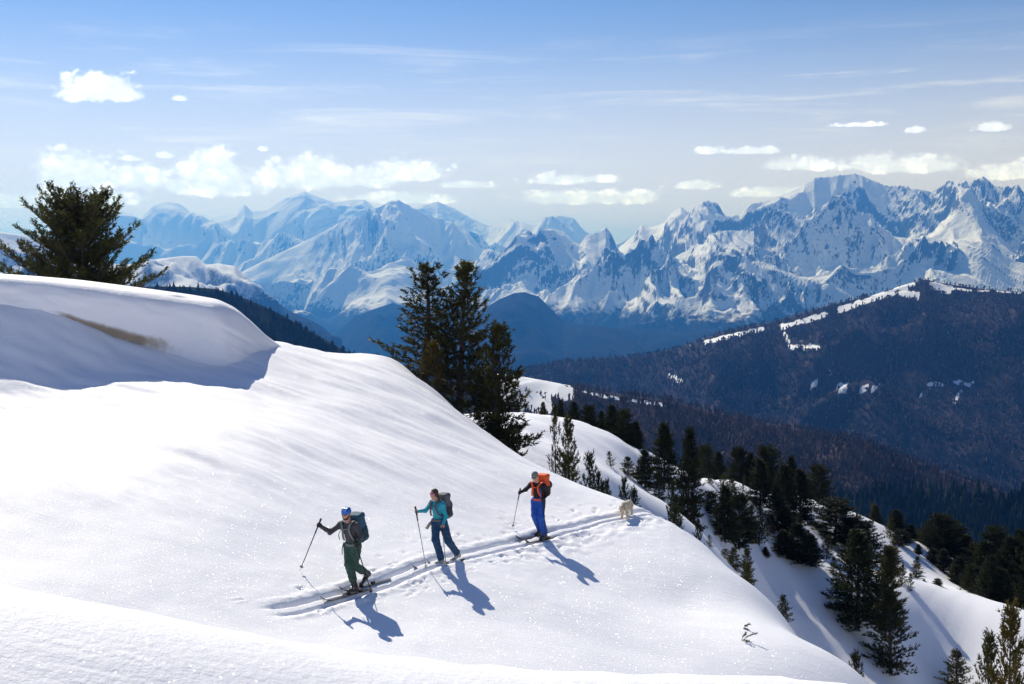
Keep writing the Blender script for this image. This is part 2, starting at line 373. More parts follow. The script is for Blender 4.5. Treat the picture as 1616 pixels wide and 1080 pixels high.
X2 = O2[0]+ES[0]*S2+ET[0]*T2; Y2 = O2[1]+ES[1]*S2+ET[1]*T2
Z2 = snow_z(X2, Y2)
edge = np.maximum.reduce([sstep(S2, 150, 225), sstep(-S2, 60, 94), sstep(-T2, 70, 128), sstep(T2, 90, 148)])
Z2 = Z2 - 320*edge**1.5
link('snow_slope', mesh_np('snow_slope', np.stack([X2, Y2, Z2], -1).reshape(-1, 3), grid_faces(len(sA), len(tA))[:, ::-1]), M_SNOW, kind='structure')

# ------------------------------------------------------------------ cornice: a rolled lip swept along the ridge
CREST = [(-260,418,42,1.0),(-120,424,41.5,1.0),(0,431,41,1.0),(60,435,40.6,1.0),(130,441,40.2,1.0),(200,450,40,1.0),(260,458,39.8,1.0),(310,465,39.6,1.0),(350,472,39.6,.95),(375,484,39.9,.80),(400,505,40.5,.55),(425,529,41.3,.25),(445,543,42.0,.08),(475,556,42.6,.0),(520,572,43.2,.0)]
FACE = [(-260,.3),(-60,.34),(40,.42),(90,.52),(130,.64),(200,.76),(280,.82),(330,.72),(360,.56),(380,.44),(405,.32),(430,.2),(450,.12),(520,.06)]
cr = np.array([list(unp(c[0], c[1], c[2]))+[c[3], c[0]] for c in CREST])
cu = np.linspace(0, 1, 150); ck = np.linspace(0, 1, len(cr))
def smooth_interp(k, kk, v):
    f = np.interp(np.linspace(0, 1, 900), kk, v); w = np.hanning(61); w /= w.sum()
    f = np.convolve(np.pad(f, 30, mode='edge'), w, 'valid'); return np.interp(k, np.linspace(0, 1, 900), f)
cx, cy, cz, cs, cpx = [smooth_interp(cu, ck, cr[:, i]) for i in range(5)]
fz = np.interp(cpx, [f[0] for f in FACE], [f[1] for f in FACE])
out = np.array([0.42, -0.91]); out /= np.linalg.norm(out)      # the lip leans this way
# profile: offset outward, drop; the face factor scales height and overhang
PROF = [(-9.0,-3.6),(-6,-1.7),(-3.6,-.62),(-2.0,-.16),(-1.1,-.02),(-.5,-.03),(0,-.14),(.35,-.33),(.55,-.55),(.62,-.80),(.58,-1.1),(.46,-1.45),(.28,-1.8),(.12,-2.1),(.02,-2.35),(.05,-2.6),(.3,-2.85),(.8,-3.1),(1.5,-3.5)]
pr = np.array(PROF); pk = np.linspace(0, 1, len(pr)); nprof = 72
po = np.interp(np.linspace(0, 1, nprof), pk, pr[:, 0]); pz = np.interp(np.linspace(0, 1, nprof), pk, pr[:, 1])
w = np.hanning(9); w /= w.sum()
po = np.convolve(np.pad(po, 4, mode='edge'), w, 'valid'); pz = np.convolve(np.pad(pz, 4, mode='edge'), w, 'valid')
CV = np.zeros((150, nprof, 3)); DIRT = np.zeros((150, nprof))
for i in range(150):
    f = fz[i]; low = pz < -0.14
    zz = np.where(low, -0.14+(pz+0.14)*f*cs[i], pz)
    oo = np.where(po > 0, po*cs[i]*min(f, 1.0)+(1-min(1, f))*(-zz)*0.9*low, po)
    wave = 0.25*pnoise(np.array([cu[i]*9]), np.array([.3]), 4)[0]
    oo = oo + low*wave*cs[i]*f
    CV[i, :, 0] = cx[i]+out[0]*oo;  CV[i, :, 1] = cy[i]+out[1]*oo; CV[i, :, 2] = cz[i]+zz
    v = np.linspace(0, 1, nprof)
    DIRT[i] = np.exp(-((v-0.765)/0.06)**2)*np.interp(cpx[i], [60, 95, 140, 230, 290, 340], [0, .75, .95, .85, .35, 0])
sink = np.where(cpx > 200, np.clip((0.74-cs*fz)/0.5, 0, 1), 0)[:, None]*sstep(np.linspace(0, 1, nprof), 0.30, 0.72)[None]
CV[..., 2] = CV[..., 2]*(1-sink)+sink*np.minimum(CV[..., 2], tps(CV[..., 0], CV[..., 1])-0.04)
bury = sstep(np.linspace(0, 1, nprof), 0.74, 0.86)[None]
CV[..., 2] = CV[..., 2]*(1-bury)+bury*np.minimum(CV[..., 2], tps(CV[..., 0], CV[..., 1])-0.12)
n3 = fbm(CV[..., 0]*1.3+CV[..., 2]*1.7, CV[..., 1]*1.3+CV[..., 2]*2.1, 4, 44)
env = sstep(np.arange(nprof), 26, 40)[None]*np.ones((150, 1))
CV[..., 0] += out[0]*n3*0.05*env; CV[..., 1] += out[1]*n3*0.05*env
me = mesh_np('snow_cornice', CV.reshape(-1, 3), grid_faces(150, nprof)[:, ::-1])
at = me.attributes.new('dirt', 'FLOAT', 'POINT'); at.data.foreach_set('value', DIRT.ravel().astype(np.float32))
link('snow_cornice', me, M_CORN, kind='structure')

# ------------------------------------------------------------------ far ground: valley floor and mountain ranges
M_VALLEY = mountain_material('valley_ground', 0, 500, 200)
gx = np.linspace(-48000, 48000, 90); gy = np.linspace(-3000, 52000, 70); GX, GY = np.meshgrid(gx, gy, indexing='xy')
GZ = -820+60*fbm(GX/6000, GY/6000, 3, 71)
link('valley_floor', mesh_np('valley_floor', np.stack([GX, GY, GZ], -1).reshape(-1, 3), grid_faces(70, 90)), M_VALLEY, kind='structure')

def range_mesh(name, sil, dist, front, back, zf, zb, mat_, nu, nv, seed, amp, lam, px0=None, px1=None, shape=1.0, ridge_keep=0.06, rough=(1, 1, 1), terrace=0.0, sharp=1.0, kind='structure'):
    """a mountain range: its crest stands at the surveyed bearings and heights, with spurs, gullies and shelves in front"""
    sil = np.array(sil, float); px0 = sil[0, 0] if px0 is None else px0; px1 = sil[-1, 0] if px1 is None else px1
    px = np.linspace(px0, px1, nu); py = np.interp(px, sil[:, 0], sil[:, 1])
    if sil.shape[1] > 2: dr = np.interp(px, sil[:, 0], sil[:, 2])
    else: dr = np.full(nu, float(dist))
    wob = fbm(px/260.0, px*0+seed, 3, seed+7)
    dr = dr*(1+0.035*wob)
    R = np.array([ray(a, b_) for a, b_ in zip(px, py)]); ux = R[:, 0]/R[:, 1]; uz = R[:, 2]/R[:, 1]
    zr = uz*dr
    v = np.concatenate([np.linspace(0, 1, nv)**0.9, 1+np.linspace(0, 1, max(8, nv//7))[1:]])
    fr = np.clip(v, 0, 1)[:, None]; bk = np.clip(v-1, 0, 1)[:, None]
    D = dr[None]*(front+(1-front)*fr + (back-1)*bk)
    X = ux[None]*D; Y = D
    zfv = zf if np.ndim(zf) else np.full(nu, float(zf))
    base = zfv[None]+(zr-zfv)[None]*(fr**shape); base = base+(zb-zr)[None]*bk
    wx = X+lam*0.35*fbm(X/lam/1.3, Y/lam/1.3, 2, seed+50); wy = Y+lam*0.35*fbm(X/lam/1.3+9, Y/lam/1.3, 2, seed+60)
    n = rough[0]*(ridged(wx/lam, wy/lam, 2, seed, 0.4)-0.75)*amp
    bold = 0.32+0.68*sstep(fbm(X/lam*0.9, Y/lam*1.5, 2, seed+90), -0.15, 0.30)        # cliffs in some places, open snowfields in others
    n = n+(0.55+0.45*bold)*rough[1]*amp*0.24*(ridged(wx/lam*3.0, wy/lam*1.5, 3, seed+3)-0.78)+rough[1]*amp*0.06*fbm(wx/lam*2.9, wy/lam*2.9, 3, seed+4)
    n = n+bold*rough[2]*amp*0.085*(ridged(wx/lam*11, wy/lam*3.6, 3, seed+6)-0.78)            # ribs and couloirs down the faces
    n = n+bold*rough[2]*amp*0.034*fbm(X/lam*14, Y/lam*14, 4, seed+5, 0.58)
    env = ridge_keep+(1-ridge_keep)*np.sin(np.pi*np.clip(fr, 0, 1)**1.3)**0.8
    env = env*(1-0.6*bk)
    z = base+n*env
    if terrace:
        st = terrace; q = z/st+0.35*fbm(X/lam*2, Y/lam*2, 3, seed+11); k = np.floor(q); f = q-k
        z = z+(k+sstep(f, 0.45, 0.95)-q)*st*0.8*env/np.max(env)
    # the skyline of each bearing is brought back onto the surveyed one
    ang = z/D; mx = ang.max(0); target = uz
    cor = (target-mx); wdt = max(4, nu//60); ker = np.hanning(2*wdt+1); ker /= ker.sum()
    cor = np.convolve(np.pad(cor, wdt, mode='edge'), ker, 'valid')*sharp+cor*(1-sharp)
    res = target-(mx+cor)
    z = z+cor[None]*D*np.clip(fr, 0, 1)**0.6+0.75*res[None]*D*sstep(fr, 0.86, 1.0)*(1-bk)
    V = np.stack([X, Y, z], -1).reshape(-1, 3)
    o = link(name, mesh_np(name, V, grid_faces(len(v), nu), amp < 300), mat_, kind=kind)
    return o, (px, D, X, Y, z)

M_MTN_A = mountain_material('mountain_far', 0, -420, 160, steep=(0.37, 0.49))
M_MTN_B = mountain_material('mountain_right', 0, -330, 170, steep=(0.42, 0.54))
S_L1 = [(-400,350),(-250,335),(-150,365),(-60,350),(0,366),(60,372),(110,362),(165,340),(190,333),(205,337),(222,346),(240,326),(262,318),(285,322),(303,336),(318,348),(340,343),(372,338),(386,323),(398,335),(420,332),(450,313),(480,302),(505,312),(528,320),(548,316),(575,315),(592,328),(640,332),(690,318),(715,328),(745,345),(770,356),(805,346),(830,356),(855,350),(880,339),(905,344),(922,364),(960,385),(1100,395),(1300,390),(1600,390),(2000,390)]
range_mesh('mountain_range', S_L1, 21000, 0.66, 1.25, -700, -700, M_MTN_A, 560, 120, 101, 800, 3300, shape=1.2, rough=(1, 1.1, 1))
S_L2 = [(300,470),(380,430),(440,400),(500,372),(540,350),(570,340),(600,328),(615,318),(632,317),(655,330),(668,336),(690,345),(715,352),(740,368),(760,392),(785,405),(830,430),(900,470),(960,500)]
range_mesh('mountain_range', S_L2, 15500, 0.62, 1.2, -760, -700, M_MTN_A, 370, 130, 203, 800, 2500, shape=1.15, rough=(1, 1.2, 1))
S_L4 = [(840,470),(900,440),(940,412),(975,392),(1000,372),(1013,354),(1025,360),(1048,352),(1058,338),(1075,328),(1088,335),(1100,328),(1117,321),(1132,323),(1146,343),(1168,340),(1180,325),(1205,318),(1225,312),(1262,297),(1285,281),(1312,279),(1340,276),(1375,284),(1400,294),(1440,297),(1470,303),(1492,290),(1512,288),(1535,287),(1552,283),(1575,298),(1616,304),(1680,300),(1750,320),(1850,345),(2000,380)]
range_mesh('mountain_range', S_L4, 12500, 0.60, 1.25, -560, -700, M_MTN_B, 720, 190, 307, 660, 2200, shape=1.0, rough=(1, 1.15, 1.1), ridge_keep=0.05)
S_L4b = [(860,520),(930,485),(985,455),(1030,425),(1075,400),(1110,385),(1120,368),(1165,364),(1190,366),(1200,392),(1240,408),(1275,425),(1310,395),(1350,385),(1400,372),(1450,378),(1500,385),(1545,398),(1590,392),(1640,375),(1750,380),(1900,400)]
range_mesh('mountain_range', S_L4b, 10300, 0.72, 1.12, -560, -350, M_MTN_B, 540, 150, 419, 430, 1200, shape=0.8, rough=(1, 1.1, 1.1), ridge_keep=0.10)
S_L3 = [(660,520),(720,468),(752,436),(780,412),(800,388),(815,372),(832,364),(848,372),(852,362),(872,361),(890,366),(905,382),(915,386),(925,372),(945,366),(956,358),(964,368),(975,392),(1000,430),(1040,470),(1080,500)]
range_mesh('mountain_range', S_L3, 11500, 0.74, 1.10, -560, -400, M_MTN_B, 380, 170, 523, 335, 1050, shape=0.95, rough=(1, 1.1, 1.1), ridge_keep=0.08)
M_MTN_C = mountain_material('mountain_shoulder', 0, -150, 70, steep=(0.45, 0.8), scale=1.6)
S_L5 = [(-300,380),(-150,372),(0,366),(40,372),(90,398),(150,415),(200,418),(240,410),(290,404),(310,405),(325,418),(345,416),(370,420),(400,447),(430,470),(455,490),(500,510),(540,540)]
range_mesh('snowy_hill', S_L5, 6200, 0.70, 1.2, -520, -600, M_MTN_C, 300, 90, 617, 190, 800, shape=0.8, ridge_keep=0.12)
M_MTN_D = mountain_material('blue_hill', 0, 40, 120, steep=(0.5, 0.85), scale=1.3, wood=0.35)
S_L6 = [(440,560),(500,540),(528,527),(560,500),(590,488),(620,478),(660,492),(720,520),(800,540)]
range_mesh('wooded_hill', S_L6, 8600, 0.75, 1.15, -760, -760, M_MTN_D, 200, 70, 719, 150, 700, shape=0.9)
M_WOOD = mountain_material('wooded_ground', 0, 2000, 100, scale=2.0, wood=0.35)
S_D = [(560,600),(640,570),(700,530),(750,496),(785,474),(810,463),(828,461),(850,468),(872,490),(890,508),(930,514),(1000,520),(1060,527),(1120,520),(1250,520),(1400,515),(1700,510),(1900,520)]
D_obj, D_grid = range_mesh('wooded_hill', S_D, 7200, 0.62, 1.12, -830, -700, M_WOOD, 320, 80, 811, 110, 700, shape=0.75)

# ---- nearer wooded ridges: snow ground, tree cover with clearings
def wood_material(name, dark, light, speck):
    m = bpy.data.materials.new(name); m.use_nodes = True; t = m.node_tree; t.nodes.clear(); b = NB(t)
    p = b.n('ShaderNodeBsdfPrincipled'); o = b.n('ShaderNodeOutputMaterial'); p.inputs['Roughness'].default_value = 0.9; p.inputs['Specular IOR Level'].default_value = 0.0
    co = b.n('ShaderNodeNewGeometry').outputs['Position']
    fo = b.n('ShaderNodeAttribute', attribute_name='forest').outputs['Fac']
    st = b.vec('MULTIPLY', co, (1, 1, 0.3))
    n1 = b.noise(st, speck, 5, 0.7); n2 = b.noise(co, speck*0.07, 4, 0.6)
    c = b.mix(b.step(n2, 0.3, 0.7), dark, light)
    c = b.mix(b.step(b.math('ADD', n1, b.math('MULTIPLY', n2, 0.35)), 0.80, 0.95), c, (0.42, 0.43, 0.46, 1))
    f = b.step(b.math('ADD', fo, b.math('MULTIPLY', b.math('SUBTRACT', n1, 0.5), 0.7)), 0.35, 0.65)
    b.put(p.inputs['Base Color'], b.mix(f, (0.83, 0.85, 0.88, 1), c)); b.put(o.inputs[0], p.outputs[0]); return m
def seg_d(px, py, a, b_):
    ax, ay = a; bx, by = b_; vx, vy = bx-ax, by-ay; t = np.clip(((px-ax)*vx+(py-ay)*vy)/(vx*vx+vy*vy+1e-9), 0, 1)
    return np.hypot(px-(ax+t*vx), py-(ay+t*vy))
def pix_of(X, Y, Z):
    f = Y*CP-Z*SP; up = Y*SP+Z*CP; return 808+FPX*X/f, 540-FPX*up/f
def wooded(name, sil, dist, front, zf, mat_, nu, nv, seed, amp, lam, clear, shape=0.8, keep=0.15):
    """clear: snow clearings, each (surveyed polyline, half width in survey pixels)"""
    o, (px, D, X, Y, Z) = range_mesh(name, sil, dist, front, 1.15, zf, -600, mat_, nu, nv, seed, amp, lam, shape=shape, ridge_keep=keep)
    PX, PY = pix_of(X, Y, Z); f = np.ones_like(PX)
    for line, hw in clear:
        d = np.full(PX.shape, 1e9)
        for a, b_ in zip(line[:-1], line[1:]): d = np.minimum(d, seg_d(PX, PY, a, b_))
        f = np.minimum(f, sstep(d+hw*0.5*fbm(PX/9, PY/5, 3, seed+1), hw*0.7, hw*1.25))
    at = o.data.attributes.new('forest', 'FLOAT', 'POINT'); at.data.foreach_set('value', f.ravel().astype(np.float32))
    return o, (PX, PY, X, Y, Z, f)
def scatter(grid, n, rg, keep_fn=None):
    PX, PY, X, Y, Z, f = grid; nv, nu = X.shape
    a = rg.random(n)*(nv-1.001); c = rg.random(n)*(nu-1.001); i = a.astype(int); j = c.astype(int); u = a-i; v = c-j
    def bl(A): return (A[i, j]*(1-u)*(1-v)+A[i+1, j]*u*(1-v)+A[i, j+1]*(1-u)*v+A[i+1, j+1]*u*v)
    x, y, z, ff, qx, qy = bl(X), bl(Y), bl(Z), bl(f), bl(PX), bl(PY)
    ok = (ff > 0.5)
    if keep_fn is not None: ok &= keep_fn(qx, qy, rg)
    return x[ok], y[ok], z[ok]
def forest(name, label, cat, pts, rg, hgt, wid, kindf, mat_):
    """many small trees as one mass: leafless ones are slim tufts, conifers stacked cones"""
    x, y, z = pts; n = len(x); h = hgt*rg.uniform(.65, 1.25, n); w = wid*rg.uniform(.7, 1.3, n); th = rg.uniform(0, 6.28, n)
    lx = rg.normal(0, .04, n)*h
    if kindf == 'bare':
        ring = [(0.12, 0.04, 3), (0.62, 0.5, 5), (1.0, 0.0, 1)]
        Vs = []; Fs = []
        k5 = 3
        for q in range(k5):
            a = th+q*2*math.pi/k5+rg.normal(0, .3, n); rr = w*.5*rg.uniform(.6, 1.3, n)
            Vs.append(np.stack([x+np.cos(a)*rr, y+np.sin(a)*rr, z+h*rg.uniform(.45, .8, n)], -1))
        Vs.append(np.stack([x, y, z-.5], -1)); Vs.append(np.stack([x+lx, y, z+h], -1))
        V = np.stack(Vs, 1); nvv = k5+2; base = (np.arange(n)*nvv)[:, None]
        tri = []
        for q in range(k5): tri += [(q, (q+1) % k5, k5+1), ((q+1) % k5, q, k5)]
        F = (base[:, :, None]+np.array(tri)[None]).reshape(-1, 3)
    else:
        Vs = []; tri = []; c = 0
        for (z0, z1, r0) in ((.10, .55, 1.0), (.36, .80, .74), (.62, 1.0, .46)):
            for q in range(5):
                a = th+q*2*math.pi/5+z0*3; rr = w*.5*r0*rg.uniform(.75, 1.2, n)
                Vs.append(np.stack([x+np.cos(a)*rr, y+np.sin(a)*rr, z+h*(z0+rg.uniform(-.03, .03, n))], -1))
            Vs.append(np.stack([x, y, z+h*z1], -1))
            for q in range(5): tri.append((c+q, c+(q+1) % 5, c+5))
            c += 6
        V = np.stack(Vs, 1); nvv = c; base = (np.arange(n)*nvv)[:, None]
        F = (base[:, :, None]+np.array(tri)[None]).reshape(-1, 3)
    return link(name, mesh_np(name, V.reshape(-1, 3), F, False), mat_, kind='stuff', label=label, category=cat)
RG = np.random.default_rng(4)
M_BEECH = mat('bare_beech', (0.100, 0.080, 0.080), 0.9, 0.22, 0.012, spec=0.0); M_FIRS = mat('distant_fir', (0.020, 0.028, 0.020), 0.9, 0.4, 0.02, spec=0.0)
S_E = [(640,640),(760,604),(830,583),(901,569),(1002,562),(1063,551),(1113,533),(1153,521),(1224,507),(1305,483),(1381,465),(1426,450),(1461,441),(1497,449),(1550,456),(1616,461),(1720,455),(1900,430)]
CL_E = [([(1113,541),(1160,529),(1204,520)],3.5),([(1234,516),(1270,506),(1305,496)],4),([(1325,489),(1405,462),(1440,447)],4.5),([(1238,526),(1244,540)],2.2),([(1246,547),(1293,548)],3.2),([(1425,462),(1448,466)],5),([(1472,450),(1497,457)],6),
        ([(1322,611),(1345,612),(1386,613)],4),([(1275,608),(1290,608)],2.5),([(1450,624),(1452,626)],3),([(1468,606),(1486,608)],3.5),([(1508,604),(1534,607)],3.5),([(1516,618),(1508,634)],2.5),([(1055,593),(1075,602)],3),([(1500,456),(1616,463)],1.3)]
M_WE = wood_material('winter_wood_floor', (0.030, 0.026, 0.030, 1), (0.062, 0.052, 0.058, 1), 0.10)
E_obj, E_grid = wooded('wooded_ridge', S_E, 2900, 0.58, -540, M_WE, 340, 100, 907, 82, 420, CL_E, shape=0.85)
S_F = [(560,590),(640,585),(720,586),(810,592),(876,604),(951,619),(1052,632),(1128,650),(1204,667),(1280,680),(1355,693),(1456,733),(1557,768),(1616,785),(1800,830)]
CL_F = [([(790,600),(815,602),(860,610),(892,620)],13),([(800,625),(860,640)],16),([(900,613),(960,627),(1052,640)],2.0)]
M_WF = wood_material('beech_wood_floor', (0.034, 0.027, 0.030, 1), (0.070, 0.055, 0.056, 1), 0.28)
F_obj, F_grid = wooded('wooded_spur', S_F, 1150, 0.55, -300, M_WF, 360, 100, 1013, 30, 220, CL_F, shape=0.9)
S_C = [(-200,470),(0,462),(150,455),(250,452),(300,453),(340,456),(375,467),(410,481),(450,500),(500,529),(560,562),(620,598),(700,640),(780,690)]
CL_C = [([(560,580),(600,586)],3)]
M_WC = wood_material('fir_wood_floor', (0.014, 0.018, 0.016, 1), (0.026, 0.032, 0.028, 1), 0.28)
C_obj, C_grid = wooded('wooded_ridge', S_C, 1400, 0.6, -420, M_WC, 220, 60, 1117, 24, 240, CL_C)
S_G = [(1180,830),(1260,806),(1330,793),(1380,784),(1430,782),(1500,786),(1560,788),(1616,786),(1750,770)]
G_obj, G_grid = wooded('fir_hill', S_G, 950, 0.55, -330, M_WC, 160, 50, 1213, 8, 150, [])
fr = lambda qx, qy, r: (qx > -60) & (qx < 1690)
forest('beech_wood', 'leafless dark forest covering the big ridge below the snow mountains', 'forest', scatter(E_grid, 38000, RG, fr), RG, 9.5, 5, 'bare', M_BEECH)
forest('beech_wood', 'purple brown leafless wood on the spur behind the middle snow crest', 'forest', scatter(F_grid, 24000, RG, fr), RG, 7.0, 2.4, 'bare', M_BEECH)
forest('fir_wood', 'dark fir wood on the ridge sloping down behind the cornice', 'forest', scatter(C_grid, 7000, RG, fr), RG, 7, 4.5, 'fir', M_FIRS)
forest('fir_wood', 'dense black green fir wood on the low hill beyond the right hand trees', 'forest', scatter(G_grid, 4200, RG, lambda qx, qy, r: (qx > 1150) & (qx < 1690)), RG, 15, 7, 'fir', M_FIRS)
# ------------------------------------------------------------------ conifers
M_BARK = mat('pine_bark', (0.075, 0.058, 0.046), 0.9, 0.4, 9, 0.01, 30)
def needle_mat(name, c):
    m = bpy.data.materials.new(name); m.use_nodes = True; t = m.node_tree; t.nodes.clear(); b = NB(t)
    o = b.n('ShaderNodeOutputMaterial'); d = b.n('ShaderNodeBsdfPrincipled'); tr = b.n('ShaderNodeBsdfTranslucent'); mx = b.n('ShaderNodeMixShader')
    co = b.n('ShaderNodeTexCoord').outputs['Object']; f = b.step(b.noise(co, 1.1, 4, 0.65), 0.35, 0.68)
    ri = b.n('ShaderNodeObjectInfo').outputs['Random']; br = b.math('MULTIPLY_ADD', ri, 0.5, 0.75)
    col = b.vec('SCALE', b.mix(f, tuple(x*0.65 for x in c)+(1,), (c[0]*1.5, c[1]*1.3, c[2]*1.0, 1))); col.node.inputs['Scale'].default_value = 1; b.put(col.node.inputs['Scale'], br)
    b.put(d.inputs['Base Color'], col); d.inputs['Roughness'].default_value = 0.55; d.inputs['Specular IOR Level'].default_value = 0.15
    b.put(tr.inputs[0], col); mx.inputs[0].default_value = 0.28
    b.put(mx.inputs[1], d.outputs[0]); b.put(mx.inputs[2], tr.outputs[0]); b.put(o.inputs[0], mx.outputs[0]); return m
M_NEED = needle_mat('pine_needles', (0.055, 0.062, 0.020)); M_NEED_D = needle_mat('dark_needles', (0.027, 0.037, 0.017)); M_NEED_Y = needle_mat('yellowing_needles', (0.085, 0.070, 0.016))
def unit(v): return v/np.maximum(np.linalg.norm(v, axis=-1, keepdims=True), 1e-9)
class Tubes:
    def __init__(s): s.V = []; s.F = []; s.n = 0
    def add(s, pts, rad, k=4):
        pts = np.asarray(pts, float); n = len(pts); tg = np.gradient(pts, axis=0); tg = unit(tg)
        ref = np.array([0.31, 0.17, 0.93]) if abs(tg[0, 2]) < .8 else np.array([1.0, 0.1, 0]); a = unit(np.cross(tg, ref)); c = np.cross(tg, a)
        th = np.arange(k)*2*math.pi/k
        R = pts[:, None]+(a[:, None]*np.cos(th)[None, :, None]+c[:, None]*np.sin(th)[None, :, None])*np.asarray(rad, float)[:, None, None]
        s.V.append(R.reshape(-1, 3)); i = np.arange(n*k).reshape(n, k)+s.n
        j = np.roll(i, -1, axis=1); s.F.append(np.stack([i[:-1], j[:-1], j[1:], i[1:]], -1).reshape(-1, 4)); s.n += n*k
    def mesh(s, name): return mesh_np(name, np.concatenate(s.V), np.concatenate(s.F))
def tuft_mesh(name, P, Dn, L, per, nl, nw, rg):
    """bottle-brush shoots: needles as slim triangles round each twig"""
    P = np.repeat(np.array(P), per, 0); Dn = np.repeat(unit(np.array(Dn)), per, 0); L = np.repeat(np.array(L), per); n = len(P)
    rv = unit(rg.normal(size=(n, 3))); rad = unit(rv-Dn*(rv*Dn).sum(-1, keepdims=True))
    base = P+Dn*(L*rg.uniform(0, 1, n))[:, None]
    tip = base+(Dn*rg.uniform(.45, .95, (n, 1))+rad*rg.uniform(.45, .9, (n, 1)))*(nl*rg.uniform(.7, 1.2, (n, 1)))
    side = unit(np.cross(tip-base, rg.normal(size=(n, 3))))*nw
    V = np.stack([base-side, base+side, tip], 1).reshape(-1, 3)
    return mesh_np(name, V, np.arange(n*3).reshape(-1, 3), False)
def conifer(seed, H=6.0, W=1.6, prof='cone', gap=0.42, arms=(4, 6), rise=(-.05, .55), tuft=.26, per=10, nl=.16, nw=.022, bare=0.04, lean=0.02, stepb=.30, twig=1.0):
    rg = np.random.default_rng(seed); T = Tubes(); P = []; Dn = []; L = []
    hz = np.linspace(0, H, 14); bx = lean*H*np.sin(hz/H*2.2+seed)+.01*rg.normal(size=14); by = lean*H*np.cos(hz/H*1.7+seed*2)-lean*H*math.cos(seed*2)
    bx -= bx[0]; by -= by[0]
    trk = np.stack([bx, by, hz], -1); r0 = 0.018*H+0.02; T.add(trk, np.maximum(r0*(1-hz/H)**.8, .008), 6)
    h = bare*H+.1
    while h < H*.985:
        f = h/H
        if prof == 'cone': R = W*(1-f)**.72*(0.62+.38*min(1, f/.22))
        elif prof == 'bush': R = W*math.sqrt(max(0, 1-((f-.28)/.74)**2)) if f > .28 else W*(.82+.18*f/.28)
        else: R = W*(1-f)**.55*(.75+.25*math.sin(f*21+seed))
        k = rg.integers(arms[0], arms[1]+1); a0 = rg.uniform(0, 6.28)
        for q in range(k):
            ln = R*rg.uniform(.62, 1.18)
            if ln < .12: ln = .12
            a = a0+q*6.283/k+rg.normal(0, .25); el = rise[0]+(rise[1]-rise[0])*f+rg.normal(0, .12)
            s0 = np.array([np.interp(h, hz, bx), np.interp(h, hz, by), h]); n = 6; pts = [s0]; e = el; st = ln/(n-1)
            for _ in range(n-1):
                pts.append(pts[-1]+st*np.array([math.cos(a)*math.cos(e), math.sin(a)*math.cos(e), math.sin(e)])); e += rg.uniform(.03, .16); a += rg.normal(0, .06)
            pts = np.array(pts); T.add(pts, np.linspace(.010+.010*ln, .005, n), 3)
            m = max(2, int(ln/stepb*2)); us = np.linspace(.22, 1, m)
            for u in us:
                p = np.array([np.interp(u*(n-1), np.arange(n), pts[:, c]) for c in range(3)]); d = unit(pts[-1]-pts[-3])
                sd = (rg.integers(0, 2)*2-1)
                for sd in (-1, 1):
                    if u > .97 and sd > 0: dd = d+np.array([0, 0, .35])
                    else: dd = d*.75+np.array([-d[1], d[0], 0])*sd*rg.uniform(.5, 1.1)+np.array([0, 0, rg.uniform(.05, .7)])
                    dd = unit(dd); tl = twig*(.12+.32*ln*(1-u)*rg.uniform(.6, 1.2))
                    nt = max(1, int(tl/(tuft*.7)))
                    if tl > .2: T.add(np.array([p, p+dd*tl]), [.006, .004], 3)
                    for z in range(nt):
                        P.append(p+dd*tl*((z+.4)/nt)); Dn.append(dd+rg.normal(0, .28, 3)+np.array([0, 0, .25])); L.append(tuft*rg.uniform(.7, 1.25))
        h += gap*rg.uniform(.7, 1.3)*(1-.45*f)
    for z in range(4): P.append(trk[-1]-np.array([0, 0, .12*z])); Dn.append(np.array([rg.normal(0, .3), rg.normal(0, .3), 1.0])); L.append(tuft*1.2)
    return dict(H=H, W=W, trunk=T.mesh('trunk'), crown=tuft_mesh('crown', P, Dn, L, per, nl, nw, rg), n=len(P))
PROTO = {}
PROTO['broad'] = conifer(3, 6.6, 2.9, 'bush', .36, (6, 8), (.05, .75), .32, 15, .14, .024, .05, .03, .36)
PROTO['tallA'] = conifer(7, 7.2, 1.9, 'col', .46, (4, 6), (0.0, .75), .29, 19, .13, .022, .05, .03, .40)
PROTO['tallB'] = conifer(13, 7.2, 1.8, 'cone', .44, (4, 6), (.05, .8), .29, 19, .13, .022, .05, .02, .40)
PROTO['youngA'] = conifer(19, 4.6, 1.45, 'cone', .36, (4, 6), (-.15, .6), .25, 13, .14, .022, .03, .02, .28)
PROTO['firA'] = conifer(23, 7, 1.9, 'cone', .36, (6, 8), (-.3, .35), .34, 11, .20, .036, .05, .01, .34)
PROTO['firB'] = conifer(29, 7, 2.2, 'bush', .40, (5, 7), (-.2, .5), .34, 11, .20, .036, .06, .015, .36)
PROTO['firC'] = conifer(31, 7, 1.7, 'cone', .36, (6, 8), (-.25, .4), .34, 11, .20, .036, .05, .02, .34)
PROTO['sapA'] = conifer(37, 2.2, .75, 'cone', .26, (4, 5), (.1, .8), .20, 12, .12, .018, .05, .02, .24)
PROTO['sapB'] = conifer(41, 2.2, .85, 'cone', .30, (3, 5), (-.1, .7), .22, 12, .13, .018, .05, .05, .26)
PROTO['lank'] = conifer(43, 3.2, .8, 'col', .42, (3, 4), (.2, .9), .24, 11, .13, .018, .10, .06, .34)
NEEDLES = {'dark': M_NEED_D, 'green': M_NEED, 'yellow': M_NEED_Y}
